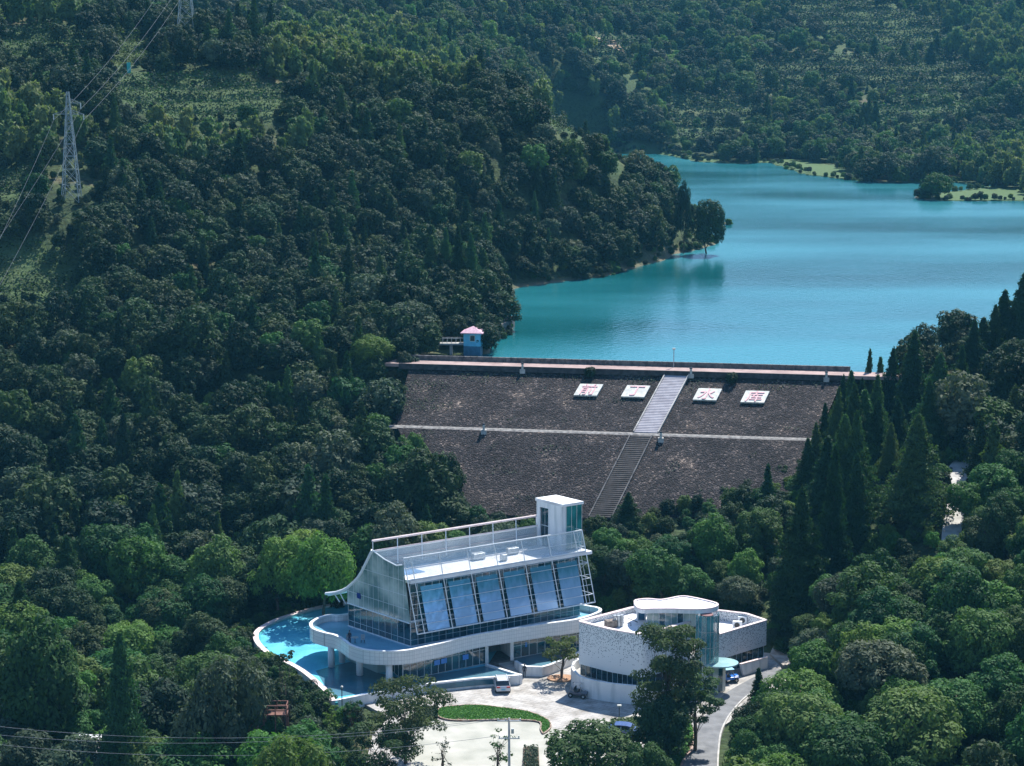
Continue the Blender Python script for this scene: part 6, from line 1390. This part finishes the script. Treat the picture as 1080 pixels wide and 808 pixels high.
# dark buggy by the apron wall
def buggy(label, loc, rz, pm, canopy=None):
    t = thing('utility_buggy', label, 'buggy', loc, rz)
    q = MB(); q.box((0, 0, .55), (2.3, 1.15, .35), 0, .96); q.box((.95, 0, .72), (.6, .95, .25), 0, .8); q.build('body', pm, t, local=True, bevel=.05)
    q = MB(); q.box((-.15, 0, .82), (.55, .95, .16)); q.box((-.42, 0, 1.05), (.12, .95, .45)); q.build('seat', MAT['black_metal'], t, local=True, bevel=.04)
    q = MB(); q.tube([(.35, .2, .8), (.2, .2, 1.1)], .03, 6); q.tube([(.2 + .02 * sin(a), .2 + .18 * cos(a), 1.1 + .1 * sin(a)) for a in np.linspace(0, 6.28, 12)], .02, 5); q.build('steering_wheel', MAT['black_metal'], t, local=True)
    q = MB()
    for s_ in (-1, 1): q.tube([(.55, s_ * .5, .7), (.3, s_ * .5, 1.65), (-.75, s_ * .5, 1.65), (-.95, s_ * .5, .7)], .035, 6)
    q.tube([(.3, -.5, 1.65), (.3, .5, 1.65)], .03, 6); q.tube([(-.75, -.5, 1.65), (-.75, .5, 1.65)], .03, 6); q.build('roll_frame', MAT['grey_metal'], t, local=True)
    if canopy:
        q = MB(); q.box((-.22, 0, 1.72), (1.5, 1.2, .08)); q.build('canopy', canopy, t, local=True, bevel=.03)
        q = MB(); q.box((-.9, 0, .95), (.9, 1.1, .5)); q.build('cargo_box', pm, t, local=True, bevel=.03)
    for x in (-.8, .8):
        for s_ in (-1, 1):
            q = MB(); q.tube([(x, s_ * .45, .3), (x, s_ * .66, .3)], .3, 14); w_ = q.build('wheel', MAT['tyre'], t, local=True); q = MB(); q.tube([(x, s_ * .6, .3), (x, s_ * .675, .3)], .14, 10); q.build('rim', MAT['grey_metal'], w_, local=True)
    return t
g = G(610, 736, 0); buggy('small dark open buggy parked in the shade of the curved apron wall', (g.x, g.y + .3, .01), R(-20), paint('dark_buggy_paint', (.05, .06, .09)))
g = G(769, 721, 0); buggy('bright blue three-box buggy with pale canopy parked at the glass porch', (g.x, g.y + .6, .03), R(15), paint('blue_buggy_paint', (.02, .16, .55)), noise_mat('pale_blue_canopy', (.20, .48, .62), (.28, .56, .70), 1, .5))

# ================================================================ people (tiny, standing)
def person(label, loc, rz, top, legs, sc=1.0):
    sk = [(0, 0, .95), (0, 0, 1.15), (0, 0, 1.38), (0, .01, 1.50), (0, .02, 1.66), (.09, 0, .90), (.10, .02, .50), (.10, -.01, .08), (.11, .12, .04), (-.09, 0, .90), (-.11, -.03, .50), (-.12, -.05, .08), (-.13, .08, .04),
          (.19, 0, 1.40), (.25, -.02, 1.13), (.24, .10, .90), (-.19, 0, 1.40), (-.25, -.02, 1.13), (-.22, .12, .92), (.24, .14, .82), (-.22, .16, .84)]
    ed = [(0, 1), (1, 2), (2, 3), (3, 4), (0, 5), (5, 6), (6, 7), (7, 8), (0, 9), (9, 10), (10, 11), (11, 12), (2, 13), (13, 14), (14, 15), (15, 19), (2, 16), (16, 17), (17, 18), (18, 20)]
    rad = [.14, .12, .16, .055, .095, .09, .062, .042, .035, .09, .062, .042, .035, .062, .045, .034, .062, .045, .034, .026, .026]
    me = bpy.data.meshes.new('person'); me.from_pydata(sk, ed, []); o = bpy.data.objects.new('person', me); C.objects.link(o)
    sm = o.modifiers.new('skin', 'SKIN'); sl_ = me.skin_vertices if hasattr(me, 'skin_vertices') else None
    import bmesh
    if not me.skin_vertices:
        bm = bmesh.new(); bm.from_mesh(me); bm.verts.layers.skin.verify(); bm.to_mesh(me); bm.free()
    for k, v in enumerate(me.skin_vertices[0].data): v.radius = (rad[k] * 1.05, rad[k] * (.8 if k in (1, 2) else 1)); v.use_root = (k == 0)
    ss = o.modifiers.new('sub', 'SUBSURF'); ss.levels = 1; ss.render_levels = 1
    bpy.context.view_layer.update(); m2 = bpy.data.meshes.new_from_object(o.evaluated_get(bpy.context.evaluated_depsgraph_get()))
    o.modifiers.clear(); o.data = m2; bpy.data.meshes.remove(me)
    for m_ in (noise_mat('skin_tone', (.35, .22, .16), (.42, .27, .2), 3, .6), top, legs): m2.materials.append(m_)
    mi = []
    for p in m2.polygons:
        c = p.center; mi.append(0 if c.z > 1.5 else 2 if (c.z < .93 and abs(c.x) < .19) or c.z < .6 else 1 if c.z > 1.0 else (0 if abs(c.x) >= .19 else 2))
    m2.polygons.foreach_set('material_index', mi); m2.polygons.foreach_set('use_smooth', [True] * len(mi)); m2.update()
    hq = MB(); hq.ball((0, -.005, 1.70), .108, 10, 6); h = hq.build('hair', MAT['black_metal'], o, local=True, smooth=True)
    o.location = loc; o.rotation_euler = (0, 0, rz); o.scale = (sc,) * 3; return tag(o, label, 'person')
dkc = noise_mat('dark_clothes', (.02, .02, .03), (.05, .05, .07), 3, .9); nav = noise_mat('navy_trousers', (.02, .03, .07), (.04, .05, .1), 3, .9)
g = G(368.7, 680, 4.48); person('person in dark clothes standing on the balcony beside the glass corner', (g.x, g.y + .2, 4.49), R(150), dkc, nav)
g = G(551, 714.2, 0); person('person in dark clothes standing at the foot of the entrance steps', (g.x + .25, g.y - .1, 0), R(200), dkc, dkc)
# balcony furniture
for px, py, lab in ((374.5, 678, 'small round table with two chairs on the shaded balcony'),):
    g = G(px, py, 4.5); t = thing('garden_table', lab, 'table', (g.x, g.y, 4.49)); q = MB(); q.tube([(0, 0, .7), (0, 0, .74)], .45, 16); q.build('table_top', MAT['grey_metal'], t, local=True)
    q = MB(); q.tube([(0, 0, 0), (0, 0, .7)], .05, 8); q.build('leg', MAT['black_metal'], t, local=True)
    for dx, lab2 in ((-.9, 'grey chair on the balcony, on the pool side of the round table'), (.95, 'grey chair on the balcony, on the glass side of the round table')):
        c_ = thing('garden_chair', lab2, 'chair', (g.x + dx, g.y + .1, 4.49)); q = MB(); q.box((0, 0, .45), (.5, .5, .06)); q.build('seat', MAT['grey_metal'], c_, local=True); q = MB(); q.box((0, .24, .75), (.5, .05, .5)); q.build('backrest', MAT['grey_metal'], c_, local=True)
        for sx in (-.2, .2):
            for sy in (-.2, .2): q = MB(); q.bar((sx, sy, 0), (sx, sy, .43), .04); q.build('leg', MAT['black_metal'], c_, local=True)

# ================================================================ poles, pylons and wires
MAT['steel_blue'] = noise_mat('weathered_lattice_steel', (.16, .22, .24), (.26, .32, .34), 1, .5)
def pylon(label, bx, by, bz, h, w0):
    t = thing('steel_pylon', label, 'pylon', (bx, by, bz))
    q = MB(); lv = [0, .16, .30, .42, .53, .63, .72, .80, .88, .95, 1.0]
    wd = lambda f: w0 * (1 - f) ** 1.05 + .42
    for i in range(len(lv) - 1):
        z0, z1 = lv[i] * h, lv[i + 1] * h; a0, a1 = wd(lv[i]) / 2, wd(lv[i + 1]) / 2
        c0 = [(-a0, -a0, z0), (a0, -a0, z0), (a0, a0, z0), (-a0, a0, z0)]; c1 = [(-a1, -a1, z1), (a1, -a1, z1), (a1, a1, z1), (-a1, a1, z1)]
        for k in range(4):
            l = (k + 1) % 4; q.bar(c0[k], c1[k], .13); q.bar(c0[k], c1[l], .07); q.bar(c0[l], c1[k], .07); q.bar(c1[k], c1[l], .07)
    q.build('lattice_tower', MAT['steel_blue'], t, local=True)
    ends = []
    for zf, ln, sd_ in ((.90, 2.4, 1), (.80, 2.9, -1), (.80, 2.9, 1)):
        q = MB(); z = zf * h; q.bar((0, 0, z), (sd_ * ln, 0, z), .1); q.bar((0, 0, z + 1.0), (sd_ * ln, 0, z), .07); q.bar((sd_ * ln * .5, 0, z), (0, 0, z + .9), .05); q.build('cross_arm', MAT['steel_blue'], t, local=True)
        q = MB(); q.tube([(sd_ * ln, 0, z), (sd_ * ln, 0, z - 1.1)], .12, 6); q.build('insulator', MAT['panel_white'], t, local=True)
        ends.append(Vector((bx + sd_ * ln, by, bz + z - 1.1)))
    return t, ends
p1 = W(76, 217, 402); z1 = float(grid_z(p1.x, 402)); top1 = W(75, 97, 402)
_, e1 = pylon('tall steel lattice pylon on the hillside terraces near the picture edge', p1.x, 402, z1, top1.z - z1, 3.0)
p2 = W(197, 40, 505); z2 = float(grid_z(p2.x, 505))
_, e2 = pylon('second steel pylon, on the hilltop above the terraces', p2.x, 505, z2, 24, 4.4)
p3 = (-152.0, 330.0); 
MAT['wire'] = noise_mat('aluminium_wire', (.14, .15, .16), (.22, .23, .24), 1, .5)
def wire(a, b, sag, lab, r=.022, grp='overhead lines of the steel pylons'):
    pts = [a.lerp(b, k / 24) - Vector((0, 0, sag * 4 * (k / 24) * (1 - k / 24))) for k in range(25)]; q = MB(); q.tube(pts, r, 4)
    o = q.build('power_line', MAT['wire'], recalc=False); return tag(o, lab, 'power line', grp)
WL = ['highest overhead line', 'lower outer overhead line', 'lower lake-side overhead line']
for k in range(3):
    wire(e1[k], e2[k], 2.0, '%s between the hillside pylon and the hilltop pylon' % WL[k])
    wire(e1[k], W(-75, 395, 330) + Vector((k * 3 - 3, 0, e1[k].z - e1[1].z)), 1.5, '%s falling from the hillside pylon to the picture edge' % WL[k])
    d_ = (e2[k] - e1[k]); wire(e2[k], e2[k] + Vector((70, 180, 60)), 5.0, '%s leaving the hilltop pylon over the ridge' % WL[k])
# near pole with cross arms
px_, py_ = W(537, 757, 205).x, 205.0
t = thing('utility_pole', 'grey concrete utility pole with two cross arms standing in the pale car park', 'pole', (px_, py_, 0))
q = MB(); q.tube([(0, 0, -.2), (0, 0, 9.6)], .17, 10, .11); q.build('pole', MAT['concrete'], t, local=True, smooth=True)
endz = []
for z, hl in ((9.3, 1.25), (7.4, 1.1)):
    q = MB(); q.bar((-hl, -.15, z), (hl, -.15, z), .10); q.build('cross_arm', MAT['grey_metal'], t, local=True)
    for x in (-hl + .1, -.35, hl - .1):
        q = MB(); q.tube([(x, -.15, z), (x, -.15, z + .3)], .07, 8); q.build('insulator', MAT['panel_white'], t, local=True); endz.append((px_ + x, py_ - .15, z + .3))
q = MB(); q.box((.35, -.1, 8.2), (.3, .3, .5)); q.build('switch_box', MAT['grey_metal'], t, local=True)
pb = thing('utility_pole', 'second utility pole at the far end of the near overhead lines, among the trees', 'pole', (-64, 214, -7))
q = MB(); q.tube([(0, 0, 0), (0, 0, 13.6)], .17, 10, .11); q.build('pole', MAT['concrete'], pb, local=True); q = MB(); q.bar((-1.2, 0, 13.2), (1.2, 0, 13.2), .1); q.build('cross_arm', MAT['grey_metal'], pb, local=True)
for k, (a_, zb) in enumerate(((endz[0], 6.5), (endz[1], 5.6), (endz[3], 4.9))):
    wire(Vector(a_), Vector((-64, 214 - .6 * k, zb)), 2.3, ['topmost of the three near overhead lines crossing in front of the foreground trees', 'middle of the three near overhead lines crossing in front of the foreground trees', 'lowest of the three near overhead lines crossing in front of the foreground trees'][k], .020, 'near overhead lines')
g = G(653, 759.5, 0); t = thing('lamp_post', 'short lamp post with a white square head behind the round tree', 'lamp post', (g.x, g.y, 0)); q = MB(); q.tube([(0, 0, 0), (0, 0, 1.7)], .05, 8); q.build('pole', MAT['black_metal'], t, local=True)
q = MB(); q.box((0, 0, 1.78), (.5, .35, .16)); q.build('lamp_head', MAT['panel_white'], t, local=True, bevel=.03)
g = G(361, 738, 1.3); t = thing('lamp_post', 'slim black lamp post at the pool rim corner', 'lamp post', (g.x, g.y - .4, 0)); q = MB(); q.tube([(0, 0, -1), (0, 0, 2.9)], .06, 8); q.build('pole', MAT['black_metal'], t, local=True); q = MB(); q.ball((0, 0, 3.0), .17); q.build('lamp_head', MAT['panel_white'], t, local=True)
# reddish timber stair and landing in the trees
MAT['timber'] = noise_mat('reddish_timber', (.10, .04, .03), (.19, .09, .065), 4, .8, .01)
a_ = W(291, 742, 222); t = thing('timber_stair', 'reddish timber stair with a railed landing among the trees below the pool', 'stair', tuple(a_))
q = MB(); q.box((a_.x, a_.y, a_.z - 1.1), (2.6, 1.8, .15)); q.build('landing', MAT['timber'], t)
q = MB()
for dx in (-1.25, 0, 1.25):
    for dy_ in (-.85, .85): q.bar((a_.x + dx, a_.y + dy_, a_.z - 6), (a_.x + dx, a_.y + dy_, a_.z), .12)
for z in (0, -.5):
    for dy_ in (-.85, .85): q.bar((a_.x - 1.25, a_.y + dy_, a_.z + z), (a_.x + 1.25, a_.y + dy_, a_.z + z), .1)
    q.bar((a_.x + 1.25, a_.y - .85, a_.z + z), (a_.x + 1.25, a_.y + .85, a_.z + z), .1)
q.build('railing', MAT['timber'], t)
q = MB(); e_ = Vector((a_.x - 3.6, a_.y - 2.2, a_.z - 5.5)); s0 = Vector((a_.x - 1.2, a_.y - .4, a_.z - 1.1))
for k in range(16): c = s0.lerp(e_, k / 16); q.box((c.x, c.y, c.z), (.35, 1.5, .06), .5)
q.build('tread', MAT['timber'], t)
q = MB()
for o_ in (Vector((-.35, .65, 0)), Vector((.35, -.65, 0))):
    q.bar(s0 + o_, e_ + o_, .14); q.bar(s0 + o_ + Vector((0, 0, 1)), e_ + o_ + Vector((0, 0, 1)), .1)
    for k in range(6): c = s0.lerp(e_, k / 5) + o_; q.bar(c, c + Vector((0, 0, 1)), .08)
q.build('stringer', MAT['timber'], t)
# white shed glimpsed through the foreground wood, small hut on the far spit
p = W(92, 752, 224); t = thing('shed', 'small white shed glimpsed between trees beside the broad dark pine', 'shed', (p.x, p.y, -8)); q = MB(); q.box((p.x, p.y, -4.7), (2.2, 2.4, 9.6)); q.build('wall', MAT['white'], t)
q = MB(); q.prism([(p.x - 1.4, p.y - 1.4), (p.x + 1.4, p.y - 1.4), (p.x + 1.4, p.y + 1.4), (p.x - 1.4, p.y + 1.4)], .12, .3); q.build('roof', MAT['white_roof'], t)
p = hit(1048, 193); t = thing('shed', 'tiny shed with a pink gabled roof on the spit across the lake', 'shed', tuple(p)); q = MB(); q.box((p.x, p.y, p.z + 1.4), (5, 4, 3.4)); q.build('wall', MAT['concrete'], t)
q = MB(); q.add([(p.x - 3.1, p.y - 2.6, p.z + 3.1), (p.x + 3.1, p.y - 2.6, p.z + 3.1), (p.x + 3.1, p.y + 2.6, p.z + 3.1), (p.x - 3.1, p.y + 2.6, p.z + 3.1), (p.x, p.y - 2.6, p.z + 4.7), (p.x, p.y + 2.6, p.z + 4.7)], [(0, 1, 4), (2, 3, 5), (0, 4, 5, 3), (1, 2, 5, 4), (0, 3, 2, 1)]); q.build('roof', MAT['roof_pink'], t)
g = hit(136, 78); t = thing('tarpaulin_post', 'turquoise tarpaulin standing upright on the field near the hilltop', 'tarpaulin', tuple(g)); q = MB(); q.box((g.x, g.y, g.z + 1.3), (.9, .12, 2.6), .4); q.build('sheet', noise_mat('turquoise_sheet', (.02, .35, .33), (.04, .45, .42), 1, .5), t)
g = hit(643, 48); P_ = [hit(x, y) for x, y in ((632, 44), (640, 47), (648, 50), (656, 56), (662, 62))]; q = MB(); pth = [(p.x, p.y) for p in P_]; l1 = offset_path(pth, 2.5); l2 = offset_path(pth, -2.5); n = len(pth)
q.add([(x, y, float(grid_z(x, y)) + .8) for x, y in l1] + [(x, y, float(grid_z(x, y)) + .8) for x, y in l2], [(i, i + n, i + n + 1, i + 1) for i in range(n - 1)]); o = q.build('dirt_path', noise_mat('tan_path', (.28, .20, .13), (.40, .30, .2), .3, .9)); tag(o, 'tan dirt track on the far hillside', kind='structure')
# ---------------------------------------------------------------- haze
hz = MB(); hz.box((0, 900, 120), (2700, 2000, 330)); 
m = bpy.data.materials.new('haze_air'); m.use_nodes = True; nt = m.node_tree; nt.nodes.remove(nt.nodes['Principled BSDF'])
pv = nt.nodes.new('ShaderNodeVolumePrincipled'); pv.inputs['Color'].default_value = (.18, .66, 1.0, 1); pv.inputs['Density'].default_value = .000075; pv.inputs['Anisotropy'].default_value = .0
nt.links.new(pv.outputs[0], nt.nodes['Material Output'].inputs['Volume'])
ho = hz.build('haze', m); tag(ho, 'thin blue haze of air over the valley', None, kind='stuff')
